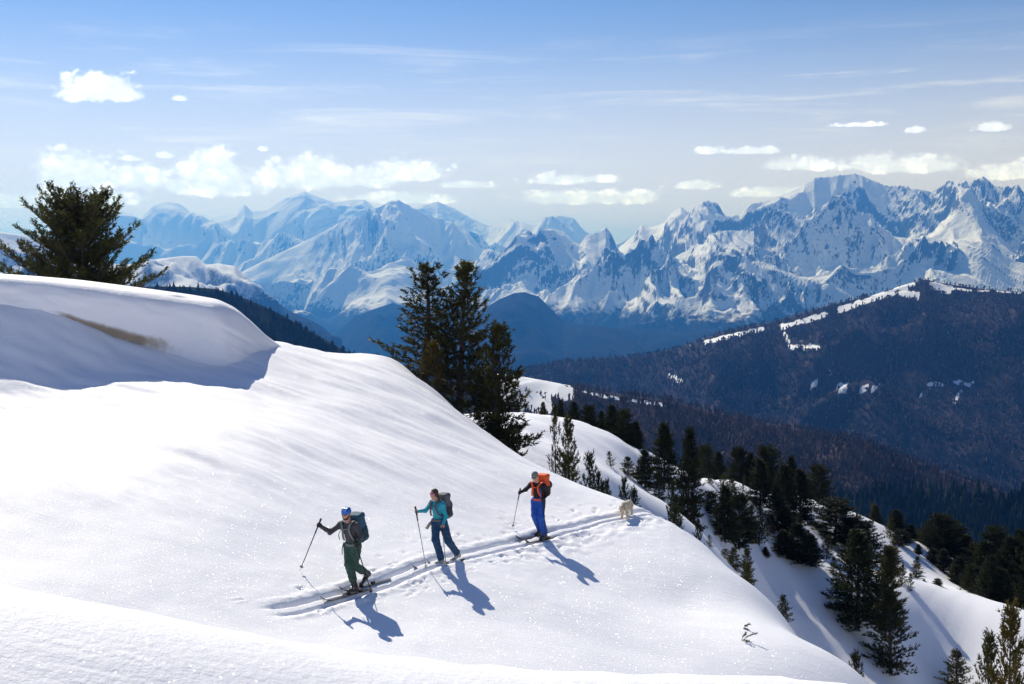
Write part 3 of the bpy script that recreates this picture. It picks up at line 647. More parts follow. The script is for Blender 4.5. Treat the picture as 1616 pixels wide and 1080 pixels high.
def tree(kind, px, d, top, wpx, label, group=None, needles='dark', base=None, name='pine_tree', lift=0.0, rot=None):
    """base: survey row where the trunk meets the snow (the ray is followed to the ground), else d is its distance"""
    if base is not None:
        p = hit(px, base, d*0.75, d*1.5, tps); x, y = p[0], p[1]
    else: p = unp(px, 600, d); x, y = p[0], p[1]
    z = gz(x, y)-0.12+lift
    ztop = unp(px, top, y)[2]; h = max(.3, ztop-z); pr = PROTO[kind]
    w = wpx*y/FPX/2.0
    o = thing(name, label, 'tree', (x, y, z), group)
    sz = h/pr['H']; sx = 1.12*w/pr['W']
    sx = min(max(sx, sz*.5), sz*2.2)
    o.scale = (sx, sx, sz); o.rotation_euler = (0, 0, rot if rot is not None else rnd.uniform(0, 6.28))
    link('trunk', pr['trunk'], M_BARK, o); cr_ = link('crown', pr['crown'], NEEDLES[needles], o)
    cr_.material_slots[0].link = 'OBJECT'; cr_.material_slots[0].material = NEEDLES[needles]
    return o
tree('broad', 140, 56, 332, 222, 'broad dark pine standing alone behind the snow cornice', needles='green', rot=.4)
tree('tallA', 664, 47, 424, 215, 'tall dark pine with a bare grey stem, outer one of the pair on the ridge', needles='green', rot=1.1)
tree('tallB', 724, 45.5, 424, 185, 'tall slender pine of the pair on the ridge, beside the low bushy pine', needles='green', rot=2.0)
tree('youngA', 783, 43.0, 520, 135, 'lower pine with drooping side branches under the tall pair on the ridge', needles='green', rot=.3)
tree('sapB', 690, 44.0, 545, 60, 'low brownish pine shoot at the foot of the tall pair', needles='yellow')
tree('sapA', 790, 42.2, 640, 70, 'stubby pine half buried in snow below the drooping pine', needles='green')
tree('sapB', 772, 41.5, 672, 60, 'dark broken pine branch clump on the snow edge below the ridge pines', needles='dark', name='pine_sapling')
g = 'conifers in a row behind the middle snow crest'; l = 'dark conifer in the row half hidden behind the middle snow crest'
for px, d, top, w, k in [(857,70,636,18,'firC'),(886,72,634,22,'firC'),(905,74,636,34,'firA'),(929,74,643,34,'firB'),(948,75,651,28,'firC'),(967,74,641,40,'firA'),(985,73,649,36,'firB'),(1003,72,667,34,'firC')]: tree(k, px, d, top, w, l, g)
tree('youngA', 898, 44, 664, 55, 'bushy green pine growing at the snow edge above the dog', needles='green')
tree('lank', 879, 44, 657, 26, 'thin half bare pine stem leaning beside the bushy pine above the dog', needles='green')
tree('sapB', 934, 42.5, 727, 34, 'low scrubby pine on the snow edge between bushy pine and dog', needles='dark', name='pine_sapling')
g = 'tiny dark pine tips poking from the snow edge above the dog'
for px, d, top, w in [(946,41,756,10),(953,40.5,768,14),(960,40,766,10)]: tree('sapA', px, d, top, w, 'tiny dark pine tip poking from the snow edge above the dog', g, name='pine_sapling')
tree('sapA', 987, 41, 766, 22, 'small pine sapling standing right behind the dog', name='pine_sapling')
tree('sapB', 999, 41, 780, 18, 'wispy low pine sapling beside the sapling behind the dog', name='pine_sapling')
tree('lank', 965, 57, 714, 28, 'small thin pine standing apart on the snow left of the conifer clump', needles='green')
g = 'small conifers at the foot of the two tall conifers'
for px, d, top, w, k in [(992,58,722,34,'youngA'),(1019,58,712,42,'firA'),(1041,57,745,32,'youngA'),(1006,59,740,26,'sapA')]: tree(k, px, d, top, w, 'small dark conifer in the clump at the foot of the two tall conifers', g)
tree('firA', 1049, 66, 671, 56, 'tall dark conifer of the upright pair on the open snow, its crown slightly broader')
tree('firC', 1086, 62, 682, 54, 'tall conifer of the upright pair on the open snow, the lower of the two')
tree('sapA', 1064, 50, 771, 26, 'lone small spruce on the open snow beyond the dog', name='pine_sapling')
tree('sapB', 1071, 49, 806, 18, 'tiny pine below the lone small spruce on the open snow', name='pine_sapling')
tree('sapB', 1103, 50, 828, 15, 'tiny scrub tuft alone on the snow slope', name='pine_sapling')
g = 'stand of big dark conifers on the far snow crest'; l = 'big dark conifer in the stand on the far snow crest'
for px, d, top, w, k in [(1115,90,706,38,'firB'),(1137,92,716,32,'firC'),(1167,94,709,36,'firB'),(1186,94,716,34,'firA'),(1213,92,708,52,'firB'),(1199,86,728,46,'firA'),(1236,90,736,52,'firA'),(1262,88,744,58,'firA'),(1228,84,770,44,'firC'),(1295,102,737,44,'firB'),(1248,96,722,36,'firC')]: tree(k, px, d, top, w, l, g, base={1199:806,1236:815,1262:828,1228:842}.get(px))
g = 'small pines scattered on the snow below the big stand'; l = 'small pine scattered on the sunny snow below the big conifer stand'
for px, d, top, w, k, nd in [(1120,78,750,16,'sapA','dark'),(1140,75,752,30,'sapB','green'),(1156,76,758,34,'youngA','green'),(1171,76,752,16,'lank','green'),(1122,70,778,30,'firB','dark'),(1184,74,800,28,'youngA','green'),(1198,73,808,30,'sapA','dark'),(1222,78,832,18,'sapB','dark'),(1243,80,802,36,'firC','dark'),(1258,82,812,26,'youngA','green'),(1211,76,820,22,'sapA','dark')]: tree(k, px, d, top, w, l, g, nd, base={1120:766,1140:786,1156:792,1171:792,1122:812,1184:850,1198:860,1222:853,1243:850,1258:848,1211:846}[px])
for px, bs, top, w, k in [(1186,846,826,18,'sapA'),(1232,872,846,20,'sapB'),(1276,866,838,24,'youngA'),(1304,884,850,26,'sapA'),(1316,908,880,22,'youngA'),(1152,902,880,18,'sapB'),(1094,800,782,14,'sapA'),(1330,820,796,20,'sapB'),(1352,836,812,18,'sapA')]: tree(k, px, 76, top, w, l, g, 'green', base=bs)
g = 'young pines dotted over the bright snow before the dark wood'
for px, bs, top, w, k in [(1446,908,880,24,'youngA'),(1424,918,894,20,'sapA'),(1436,930,908,16,'sapB'),(1404,846,822,20,'sapA'),(1412,872,846,24,'youngA')]: tree(k, px, 88, top, w, 'young pine dotted on the bright snow before the dark wood', g, 'green', base=bs)
g = 'pair of dark pines grown together above the hollow'
for px, d, top, w, k, bs in [(1144,68,772,52,'firC',858),(1166,67,784,50,'firB',866)]: tree(k, px, d, top, w, 'dark pine of two grown together on the snow above the hollow', g, base=bs)
g = 'young pines along the near snow edge'
for px, d, top, w, k in [(1124,52,848,34,'lank'),(1146,53,868,26,'sapB'),(1160,54,866,34,'youngA'),(1183,54,868,34,'youngA'),(1181,44,900,24,'sapB')]: tree(k, px, d, top, w, 'young pine rising just beyond the near snow edge', g, 'green')
g = 'dark pines on the lip of the shaded hollow'
for px, d, top, w, k in [(1213,77,864,44,'firC'),(1240,78,838,40,'firA'),(1264,78,828,56,'firA'),(1287,78.5,846,44,'firC')]: tree(k, px, d, top, w, 'dark pine standing on the lip of the shaded hollow', g)
tree('firB', 1322, 92, 792, 92, 'wide rounded dark pine behind the biggest tree of the hollow')
tree('firB', 1362, 90, 826, 70, 'dark pine leaning into the wide rounded pine behind the hollow')
tree('firA', 1352, 73, 842, 105, 'big black pine standing in the shaded hollow', base=992)
tree('firC', 1396, 74, 868, 62, 'snow flecked pine touching the big black pine in the hollow', needles='green', base=996)
tree('youngA', 1406, 66, 940, 92, 'green sunlit pine in front of the big black pine', needles='green', base=1064)
tree('firB', 1411, 88, 866, 34, 'yellow brown young pine beside the big black pine', needles='yellow')
tree('sapB', 1364, 58, 1040, 30, 'dark twiggy sapling at the snow edge below the green pine', name='pine_sapling')
tree('sapA', 1243, 30, 944, 30, 'lone pine sapling poking above the straight snow edge', needles='green', name='pine_sapling')
tree('youngA', 1510, 62, 1028, 58, 'small upright pine alone at the bottom of the hollow', needles='green', base=1092)
tree('youngA', 1612, 55, 968, 110, 'yellow green pine in the corner of the hollow', needles='yellow')
tree('youngA', 1572, 57, 1008, 70, 'dark pine next to the yellow green pine in the hollow', needles='green')
g = 'conifers of the dark wood edge beyond the hollow'; l = 'dark conifer in the crowded wood edge beyond the hollow'
for px, d, top, w, k in [(1388,112,800,30,'firC'),(1420,104,806,44,'firA'),(1428,100,838,40,'firB'),(1442,104,828,42,'firC'),(1459,108,838,40,'firB'),(1474,106,822,50,'firA'),(1494,104,816,58,'firB'),(1512,108,828,56,'firB'),(1530,104,846,52,'firA'),(1497,99,868,44,'firC'),(1548,100,862,48,'firB'),(1520,97,880,40,'firC'),(1560,96,856,60,'firA'),(1580,98,838,60,'firB'),(1600,95,850,60,'firA'),(1622,94,842,60,'firC'),(1570,90,880,52,'firC'),(1545,94,895,40,'firB'),(1592,90,900,52,'firA'),(1455,100,860,40,'firC'),(1478,100,866,40,'firA'),(1640,92,840,60,'firB')]: tree(k, px, d, top, w, l, g)
g = 'bushy pines on the snow lip before the dark wood'
for px, d, top, w, k in [(1466,86,918,44,'youngA'),(1488,86,914,50,'firB'),(1524,87,920,40,'lank'),(1540,88,926,40,'youngA')]: tree(k, px, d, top, w, 'bushy pine on the snow lip in front of the dark wood', g)
tree('firC', 1383, 125, 800, 26, 'pale olive conifer alone before the black green fir wood', needles='yellow')
# ------------------------------------------------------------------ bodies: signed-distance shapes turned into one continuous skin
def frame(f, up=(0, 0, 1)):
    """rows: right, forward, up"""
    f = np.asarray(f, float); f = f/np.linalg.norm(f); r = np.cross(f, np.asarray(up, float)); r /= np.linalg.norm(r); return np.stack([r, f, np.cross(r, f)])
def cone(a, b_, r1, r2, flat=None): return ('c', np.asarray(a, float), np.asarray(b_, float), r1, r2, flat)
def ell(c, rad, R=None): return ('e', np.asarray(c, float), np.asarray(rad, float), np.eye(3) if R is None else R)
def rbox(c, half, rnd_, R=None): return ('b', np.asarray(c, float), np.asarray(half, float), rnd_, np.eye(3) if R is None else R)
def _pb(p):
    if p[0] == 'c': m = max(p[3], p[4]); return np.minimum(p[1], p[2])-m, np.maximum(p[1], p[2])+m
    m = np.linalg.norm(p[2]) if p[0] == 'b' else p[2].max(); return p[1]-m, p[1]+m
def _pd(p, Q):
    if p[0] == 'c':
        a, b_ = p[1], p[2]; ab = b_-a; L = ab@ab+1e-12; D = Q-a
        t = np.clip((D@ab)/L, 0, 1); d = D-t[..., None]*ab; r = p[3]+(p[4]-p[3])*t
        if p[5] is not None:
            ax, k = p[5]; ax = np.asarray(ax, float)/np.linalg.norm(ax); d = d+ax*((d@ax)*(1/k-1))[..., None]
        return np.sqrt((d*d).sum(-1))-r
    if p[0] == 'e':
        q = (Q-p[1])@p[3].T; k = np.sqrt(((q/p[2])**2).sum(-1)); return (k-1)*p[2].min()*1.05
    q = np.abs((Q-p[1])@p[4].T)-(p[2]-p[3]); return np.sqrt((np.maximum(q, 0)**2).sum(-1))+np.minimum(q.max(-1), 0)-p[3]
def sdf_mesh(name, prims, vox=.012, k=.03, wr=0.0, wf=30.0, cut=None):
    lo = np.min([_pb(p)[0] for p in prims], 0)-vox*3-wr; hi = np.max([_pb(p)[1] for p in prims], 0)+vox*3+wr
    n = np.ceil((hi-lo)/vox).astype(int)+1
    ax = [lo[i]+np.arange(n[i])*vox for i in range(3)]
    G = np.stack(np.meshgrid(*ax, indexing='ij'), -1); D = np.full(n, 9.0)
    for p in prims:
        a, b_ = _pb(p); m = 2*k+2*vox+wr
        i0 = np.maximum(((a-m-lo)/vox).astype(int), 0); i1 = np.minimum(((b_+m-lo)/vox).astype(int)+2, n)
        sl = tuple(slice(i0[i], i1[i]) for i in range(3)); d = _pd(p, G[sl]); o = D[sl]
        h = np.clip(0.5+0.5*(o-d)/k, 0, 1); D[sl] = np.where(o > 5, d, o*(1-h)+d*h-k*h*(1-h))
    if wr:
        x, y, z = G[..., 0]*wf, G[..., 1]*wf, G[..., 2]*wf
        D = D+wr*(np.sin(x*.9+2*np.sin(z*.35))*np.sin(z*1.1+1.7*np.sin(y*.6))*.6+np.sin(z*2.1+x*.8+np.sin(y*1.3))*np.sin(y*1.7+.5*z)*.4)
    if cut is not None:
        for (pt, nr) in cut: D = np.maximum(D, (G-np.asarray(pt))@np.asarray(nr))
    return nets(name, D, lo, vox)
def nets(name, D, lo, vox):
    s = D < 0; n = D.shape
    c = [s[i:n[0]-1+i, j:n[1]-1+j, k:n[2]-1+k] for i in (0, 1) for j in (0, 1) for k in (0, 1)]
    cnt = sum(x.astype(np.int8) for x in c); act = (cnt > 0) & (cnt < 8); idx = -np.ones(act.shape, int); ii = np.argwhere(act); idx[act] = np.arange(len(ii))
    acc = np.zeros((len(ii), 3)); wgt = np.zeros(len(ii)); off = [(i, j, k) for i in (0, 1) for j in (0, 1) for k in (0, 1)]
    val = [D[ii[:, 0]+o[0], ii[:, 1]+o[1], ii[:, 2]+o[2]] for o in off]
    for a in range(8):
        for b_ in range(a+1, 8):
            if sum(abs(off[a][q]-off[b_][q]) for q in range(3)) != 1: continue
            m = (val[a] < 0) != (val[b_] < 0)
            t = val[a]/(val[a]-val[b_]+1e-12); P = np.array(off[a])[None]+t[:, None]*(np.array(off[b_])-np.array(off[a]))[None]
            acc[m] += P[m]; wgt[m] += 1
    V = lo+(ii+acc/wgt[:, None])*vox; F = []
    for axn in range(3):
        sl0 = [slice(None)]*3; sl1 = [slice(None)]*3; sl0[axn] = slice(0, -1); sl1[axn] = slice(1, None)
        A, B = s[tuple(sl0)], s[tuple(sl1)]; e = np.argwhere(A != B); u, w = (axn+1) % 3, (axn+2) % 3
        e = e[(e[:, u] > 0) & (e[:, w] > 0) & (e[:, u] < n[u]-1) & (e[:, w] < n[w]-1)]
        if not len(e): continue
        q = []
        for du, dw in ((0, 0), (-1, 0), (-1, -1), (0, -1)):
            g = e.copy(); g[:, u] += du; g[:, w] += dw; q.append(idx[g[:, 0], g[:, 1], g[:, 2]])
        q = np.stack(q, -1); fl = ~A[e[:, 0], e[:, 1], e[:, 2]]; q[fl] = q[fl][:, ::-1]; F.append(q)
    return mesh_np(name, V, np.concatenate(F)[:, ::-1][:, ::-1])
def tube_mesh(name, pts, rad, k=8):
    T = Tubes(); pts = np.asarray(pts, float); r = np.asarray(rad, float)
    pts = np.vstack([pts[:1]-(pts[1]-pts[0])*1e-3, pts, pts[-1:]+(pts[-1]-pts[-2])*1e-3]); r = np.concatenate([[1e-4], r, [1e-4]]); T.add(pts, r, k); return T.mesh(name)
def ribbon(name, pts, w, th, side):
    """flat webbing strap of width w along a path"""
    pts = np.asarray(pts, float); tg = unit(np.gradient(pts, axis=0)); sd = unit(np.asarray(side, float)[None]-tg*(tg@np.asarray(side, float))[:, None]); nm = np.cross(tg, sd)
    ring = np.stack([pts-sd*w/2-nm*th/2, pts+sd*w/2-nm*th/2, pts+sd*w/2+nm*th/2, pts-sd*w/2+nm*th/2], 1); n = len(pts)
    i = np.arange(n*4).reshape(n, 4); j = np.roll(i, -1, 1); F = np.stack([i[:-1], j[:-1], j[1:], i[1:]], -1).reshape(-1, 4)
    F = np.vstack([F, i[0][::-1][None], i[-1][None]]); return mesh_np(name, ring.reshape(-1, 3), F, False)
def spline(P, n=16):
    P = np.asarray(P, float); m = len(P); u = np.linspace(0, m-1, n); Q = np.vstack([2*P[0]-P[1], P, 2*P[-1]-P[-2]]); out_ = []
    for t in u:
        i = min(int(t), m-2); f = t-i; p0, p1, p2, p3 = Q[i], Q[i+1], Q[i+2], Q[i+3]
        out_.append(.5*((2*p1)+(-p0+p2)*f+(2*p0-5*p1+4*p2-p3)*f*f+(-p0+3*p1-3*p2+p3)*f**3))
    return np.array(out_)

SKIN = mat('skin', (0.50, 0.27, 0.19), 0.5, 0.12, 20, 0, 1, 0, 0.4); BLACK = mat('black_fabric', (0.012, 0.012, 0.014), 0.75, 0.3, 30, 0.002, 300)
BOOT = mat('boot_shell', (0.022, 0.020, 0.020), 0.4, 0.3, 12); RUBBER = mat('rubber', (0.012, 0.012, 0.013), 0.6); LENS = mat('dark_lens', (0.010, 0.010, 0.012), 0.08, 0, 1, 0, 1, 0, 0.8)
ALU = mat('pole_metal', (0.30, 0.31, 0.33), 0.35, 0.15, 20, 0, 1, 0.8); CARBON = mat('pole_black', (0.010, 0.010, 0.011), 0.6, 0.2, 20, spec=0.2)
def hand_prims(H, A, back, s=1.0, glove=0.0):
    """palm and five fingers closed round a shaft through H; A: shaft direction, back: towards the forearm"""
    A = A/np.linalg.norm(A); B = back-A*(back@A); B = B/np.linalg.norm(B); C = np.cross(A, B); g = glove; P = []
    palm = H+B*.030*s; P.append(cone(palm+A*.028*s, palm-A*.030*s, .017*s+g, .016*s+g)); P.append(cone(palm+B*.03*s, palm, .021*s+g, .020*s+g))
    ln = [.92, 1.0, .95, .78]
    for i in range(4):
        o = A*(.030-.021*i)*s; r = (.0085-.0006*i)*s+g*.8; R = .023*s; pts = []
        for q in range(5):
            th = -.3+q*(.95*ln[i]); pts.append(H+o+(B*math.cos(th)+C*math.sin(th))*R)
        for p0, p1 in zip(pts[:-1], pts[1:]): P.append(cone(p0, p1, r, r*.95))
    t0 = palm+A*.012*s-C*.008*s; t1 = H+A*.030*s-C*.024*s+B*.008*s; t2 = H+A*.036*s-C*.020*s-B*.016*s
    P += [cone(t0, t1, .0115*s+g, .010*s+g*.8), cone(t1, t2, .010*s+g*.8, .0085*s+g*.8)]
    return P
def ski_pole(tip, hand, over, label, grip_col, shaft_mat, group=None):
    ax = hand-tip; L = np.linalg.norm(ax); ax = ax/L; top = hand+ax*over
    o = thing('ski_pole', label, 'ski pole', tuple(tip), group); rel = lambda p: p-tip
    link('shaft', tube_mesh('shaft', [rel(tip+ax*.05), rel(tip+ax*L*.55), rel(tip+ax*L*.551), rel(top-ax*.05)], [.009, .009, .0105, .0105]), shaft_mat, o)
    link('tip', tube_mesh('tip', [rel(tip-ax*.03), rel(tip+ax*.06)], [.003, .006]), ALU, o)
    link('grip', tube_mesh('grip', [rel(hand-ax*.22), rel(hand-ax*.20), rel(hand-ax*.05), rel(hand+ax*.05), rel(top-ax*.03), rel(top)], [.011, .015, .015, .016, .022, .018]), grip_col, o)
    th = np.linspace(0, 2*math.pi, 13); F = frame(ax, (0.1, .9, .2)); c = rel(tip+ax*.07)
    link('basket', tube_mesh('basket', [c+(F[0]*math.cos(t)+F[2]*math.sin(t))*.036 for t in th], [.006]*13, 5), RUBBER, o)
    link('basket_web', tube_mesh('basket_web', [c+F[0]*.036, c, c-F[0]*.036], [.004, .009, .004], 5), RUBBER, o)
    st = spline([rel(top-ax*.02), rel(top-ax*.04)+F[2]*.05, rel(hand-ax*.09)+F[2]*.05, rel(hand-ax*.05)+F[2]*.02], 10); link('strap', ribbon('strap', st, .02, .003, F[0]), BLACK, o)
    return o
def ski(tip, tail_dir, foot, length, label, base_col, group=None):
    """tip and foot are ground points; the ski lies along the rut between them"""
    d = foot-tip; d = d/np.linalg.norm(d); n = 26; u = np.linspace(0, length, n); R = unit(np.cross(d, np.array([0, 0, 1.])))
    w = np.interp(u/length, [0, .03, .08, .18, .5, .9, .985, 1], [.012, .055, .105, .112, .082, .104, .095, .04])/2
    zc = np.interp(u/length, [0, .04, .09, .15, .9, 1], [.13, .085, .035, .012, .012, .03]); th = .010
    P = tip[None]+d[None]*u[:, None]+np.array([0, 0, 1.])[None]*zc[:, None]-tip
    ring = np.stack([P-R*w[:, None], P+R*w[:, None], P+R*w[:, None]+[0, 0, th], P-R*w[:, None]+[0, 0, th]], 1); i = np.arange(n*4).reshape(n, 4); j = np.roll(i, -1, 1)
    F = np.vstack([np.stack([i[:-1], j[:-1], j[1:], i[1:]], -1).reshape(-1, 4), i[0][::-1][None], i[-1][None]])
    o = thing('ski', label, 'ski', tuple(tip), group); link('board', mesh_np('board', ring.reshape(-1, 3), F, False), base_col, o)
    fd = np.linalg.norm(foot-tip)
    for nm, off, hx in (('toe_piece', -.06, (.035, .04, .022)), ('heel_piece', .33, (.03, .05, .03))):
        c = d*(fd+off)+np.array([0, 0, .012+th+hx[2]*.8]); link(nm, sdf_mesh(nm, [rbox(c, hx, .012, frame(d))], .006, .01), RUBBER, o)
    skin_p = P[3:-1]+np.array([0, 0, -.004]); link('climbing_skin', ribbon('climbing_skin', skin_p, .085, .004, R), mat('climbing_skin', (.035, .028, .024), .95), o)
    return o

def pj(px, py, d): return unp(px, py, d)
def build_person(label, base, J, F, spec):
    """J: joints in metres; one body skin plus clothing shells, all under one person"""
    o = thing('person', label, 'person', tuple(base)); rel = {k: v-base for k, v in J.items()}; s = spec.get('s', 1.0)
    Fh = unit(np.array([F[0], F[1], 0.0])); side = np.cross(Fh, [0, 0, 1.0]); nk, wa = rel['neck'], rel['waist']; up = unit(nk-wa); fl = (Fh, .66)
    pel = (rel['hipR']+rel['hipL'])/2; ch = nk*.72+wa*.28+Fh*.01
    def torso(g, top=True):
        P = [cone(wa-Fh*.005, ch, .118*s+g, .142*s+g, fl), cone(rel['shR'], rel['shL'], .060*s+g, .060*s+g), cone(ch, nk-up*.03, .125*s+g, .060*s+g, (Fh, .75)), cone(pel, wa, .135*s+g, .120*s+g, fl)]
        return P
    def arm(q, g, full=True):
        return [cone(rel['sh'+q], rel['el'+q], .052*s+g, .041*s+g), cone(rel['el'+q], rel['ha'+q]+unit(rel['el'+q]-rel['ha'+q])*.055, .041*s+g, .027*s+g)]
    def leg(q, g, hem=0): return [cone(rel['hip'+q], rel['kn'+q], .086*s+g, .058*s+g), cone(rel['kn'+q], rel['an'+q]+(rel['kn'+q]-rel['an'+q])*hem, .056*s+g, .040*s+g)]
    hf = unit(spec['face']); HR = frame(hf, spec.get('hup', (0, 0, 1))); hd = rel['head']; hs = s*1.0
    def hp(x, y, z): return hd+(HR[0]*x+HR[1]*y+HR[2]*z)*hs
    head = [ell(hp(0, -.008, .022), np.array([.074, .094, .095])*hs, HR), ell(hp(0, .022, -.035), np.array([.060, .072, .078])*hs, HR), cone(hp(0, .055, -.088), hp(0, .07, -.082), .026*hs, .022*hs),
            cone(hp(0, .088, .012), hp(0, .108, -.022), .011*hs, .016*hs), cone(hp(-.018, .086, -.056), hp(.018, .086, -.056), .010*hs, .010*hs),
            ell(hp(.074, -.005, -.008), np.array([.012, .022, .032])*hs, HR), ell(hp(-.074, -.005, -.008), np.array([.012, .022, .032])*hs, HR), cone(hp(0, -.02, -.05), nk+up*.01, .055*hs, .058*hs), cone(nk, ch, .06, .09)]
    body = head+torso(-.028)+arm('R', -.012)+arm('L', -.012)+leg('R', -.018)+leg('L', -.018)
    for q in 'RL':
        body += hand_prims(rel['ha'+q], spec['pole'+q], rel['el'+q]-rel['ha'+q], s*1.0)
        body += [cone(rel['an'+q], rel['toe'+q], .034, .028)]
    link('body', sdf_mesh('body', body, .0105, .016), SKIN, o)
    sh = torso(.012)+arm('R', .010)+arm('L', .010)
    link(spec.get('top_name', 'jacket'), sdf_mesh('jacket', sh, .011, .045, .007, 34), spec['top'], o)
    tr = [cone(pel-up*.01, wa+up*.02, .140*s, .126*s, (Fh, .72))]+leg('R', spec.get('baggy', .022), spec.get('hem', .12))+leg('L', spec.get('baggy', .022), spec.get('hem', .12))
    for q in 'RL': tr.append(cone(rel['kn'+q], rel['an'+q]+(rel['kn'+q]-rel['an'+q])*spec.get('hem', .12), .078*s, .076*s))
    link('trousers', sdf_mesh('trousers', tr, .011, .04, .009, 28), spec['legs'], o)
    for q in 'RL':
        a, t, h = rel['an'+q], rel['toe'+q], rel['heel'+q]; sole = np.array([0, 0, .012])
        shaft = unit(rel['kn'+q]-a)
        bt = link('boot', sdf_mesh('boot', [cone(a+shaft*spec.get('shaft', .13), a-shaft*.02, .070, .060), cone(a, h+.022*shaft, .058, .044), cone(h+sole+shaft*.03, t+sole+shaft*.02, .046, .040, None), cone(a-shaft*.02, (t+h)/2+shaft*.045, .05, .045)], .010, .02), spec.get('boot', BOOT), o)
        link('buckle', sdf_mesh('buckle', [rbox((a+t*.4+h*.6)/2+shaft*.05+Fh*.045, (.06, .012, .012), .006, frame(Fh))], .008, .01), ALU, bt)
        if spec.get('gloves'):
            gl = hand_prims(rel['ha'+q], spec['pole'+q], rel['el'+q]-rel['ha'+q], s*1.05, .006)+[cone(rel['ha'+q]+unit(rel['el'+q]-rel['ha'+q])*.04, rel['ha'+q]+unit(rel['el'+q]-rel['ha'+q])*.10, .032, .036)]
            link('glove', sdf_mesh('glove', gl, .007, .010), BLACK, o)
    # sunglasses follow the brow
    gm = spec.get('lens', LENS)
    link('sunglasses', sdf_mesh('sunglasses', [ell(hp(.032, .082, .016), np.array([.034, .018, .024])*hs, HR), ell(hp(-.032, .082, .016), np.array([.034, .018, .024])*hs, HR), cone(hp(.062, .07, .02), hp(.08, -.01, .018), .006, .005), cone(hp(-.062, .07, .02), hp(-.08, -.01, .018), .006, .005)], .006, .008), gm, o)
    return o, rel, hp, HR, Fh, side, up, (nk, wa, ch, pel, fl)
def shift(P, b_): return [p for p in P]
def backpack(label, base, info, half, mat_, accent, strap_mat, lift=.04, back=.235, lid=True, pocket=True, wdt=.05):
    o_, rel, hp, HR, Fh, side, up, (nk, wa, ch, pel, fl) = info
    c = ch*.55+wa*.45-Fh*back+up*lift; R = frame(unit(Fh-up*(Fh@up)), up); o = thing('backpack', label, 'backpack', tuple(base))
    hx, hy, hz = half
    link('pack_body', sdf_mesh('pack_body', [rbox(c, (hx, hy, hz), .07, R), rbox(c-R[2]*hz*.35-R[1]*.02, (hx*1.04, hy*.95, hz*.55), .06, R)], .012, .05, .006, 26), mat_, o)
    if lid: link('lid', sdf_mesh('lid', [rbox(c+R[2]*hz*.92-R[1]*.01, (hx*1.02, hy*1.02, .065), .055, R)], .011, .03, .004, 30), accent if lid == 'accent' else mat_, o)
    if pocket:
        for sg in (-1, 1): link('side_pocket', sdf_mesh('side_pocket', [rbox(c+R[0]*sg*hx*.95-R[2]*hz*.35, (.035, hy*.7, hz*.42), .03, R)], .010, .02), accent, o)
    for sg in (-1, 1):
        e = c+R[0]*sg*hx*.5-R[1]*hy-R[2]*.0; link('compression_strap', ribbon('compression_strap', [c+R[0]*sg*hx*1.03-R[1]*hy*.2+R[2]*hz*.25, c+R[0]*sg*hx*.9-R[1]*hy*1.03+R[2]*hz*.25, c+R[0]*sg*hx*.1-R[1]*hy*1.10+R[2]*hz*.25], .02, .004, R[2]), strap_mat, o)
    for q, sg in (('R', 1), ('L', -1)):
        S = rel['sh'+q]*.68+nk*.32; fr_ = Fh*.118
        pts = spline([c+R[0]*sg*hx*.55+R[1]*hy*.8+R[2]*hz*.55, S+up*.078-Fh*.05, S+up*.062+Fh*.065, ch*.75+rel['sh'+q]*.25+fr_+R[0]*sg*.03, wa*.6+ch*.4+Fh*.105+R[0]*sg*.115, wa+R[0]*sg*.165+up*.03, c+R[0]*sg*hx*.85+R[1]*hy*.6-R[2]*hz*.6], 26)
        link('shoulder_strap', ribbon('shoulder_strap', pts, wdt, .012, R[0]), strap_mat, o)
    a = ch*.78+rel['shR']*.22+Fh*.125; b_ = ch*.78+rel['shL']*.22+Fh*.125
    link('chest_strap', ribbon('chest_strap', spline([a, (a+b_)/2+Fh*.02, b_], 6), .022, .006, up), strap_mat, o)
    th = np.linspace(0, 2*math.pi, 25); link('hip_belt', ribbon('hip_belt', [wa-up*.045+R[0]*math.cos(t)*.165+Fh*math.sin(t)*.122 for t in th], .05, .014, up), strap_mat, o)
    return o, c, R

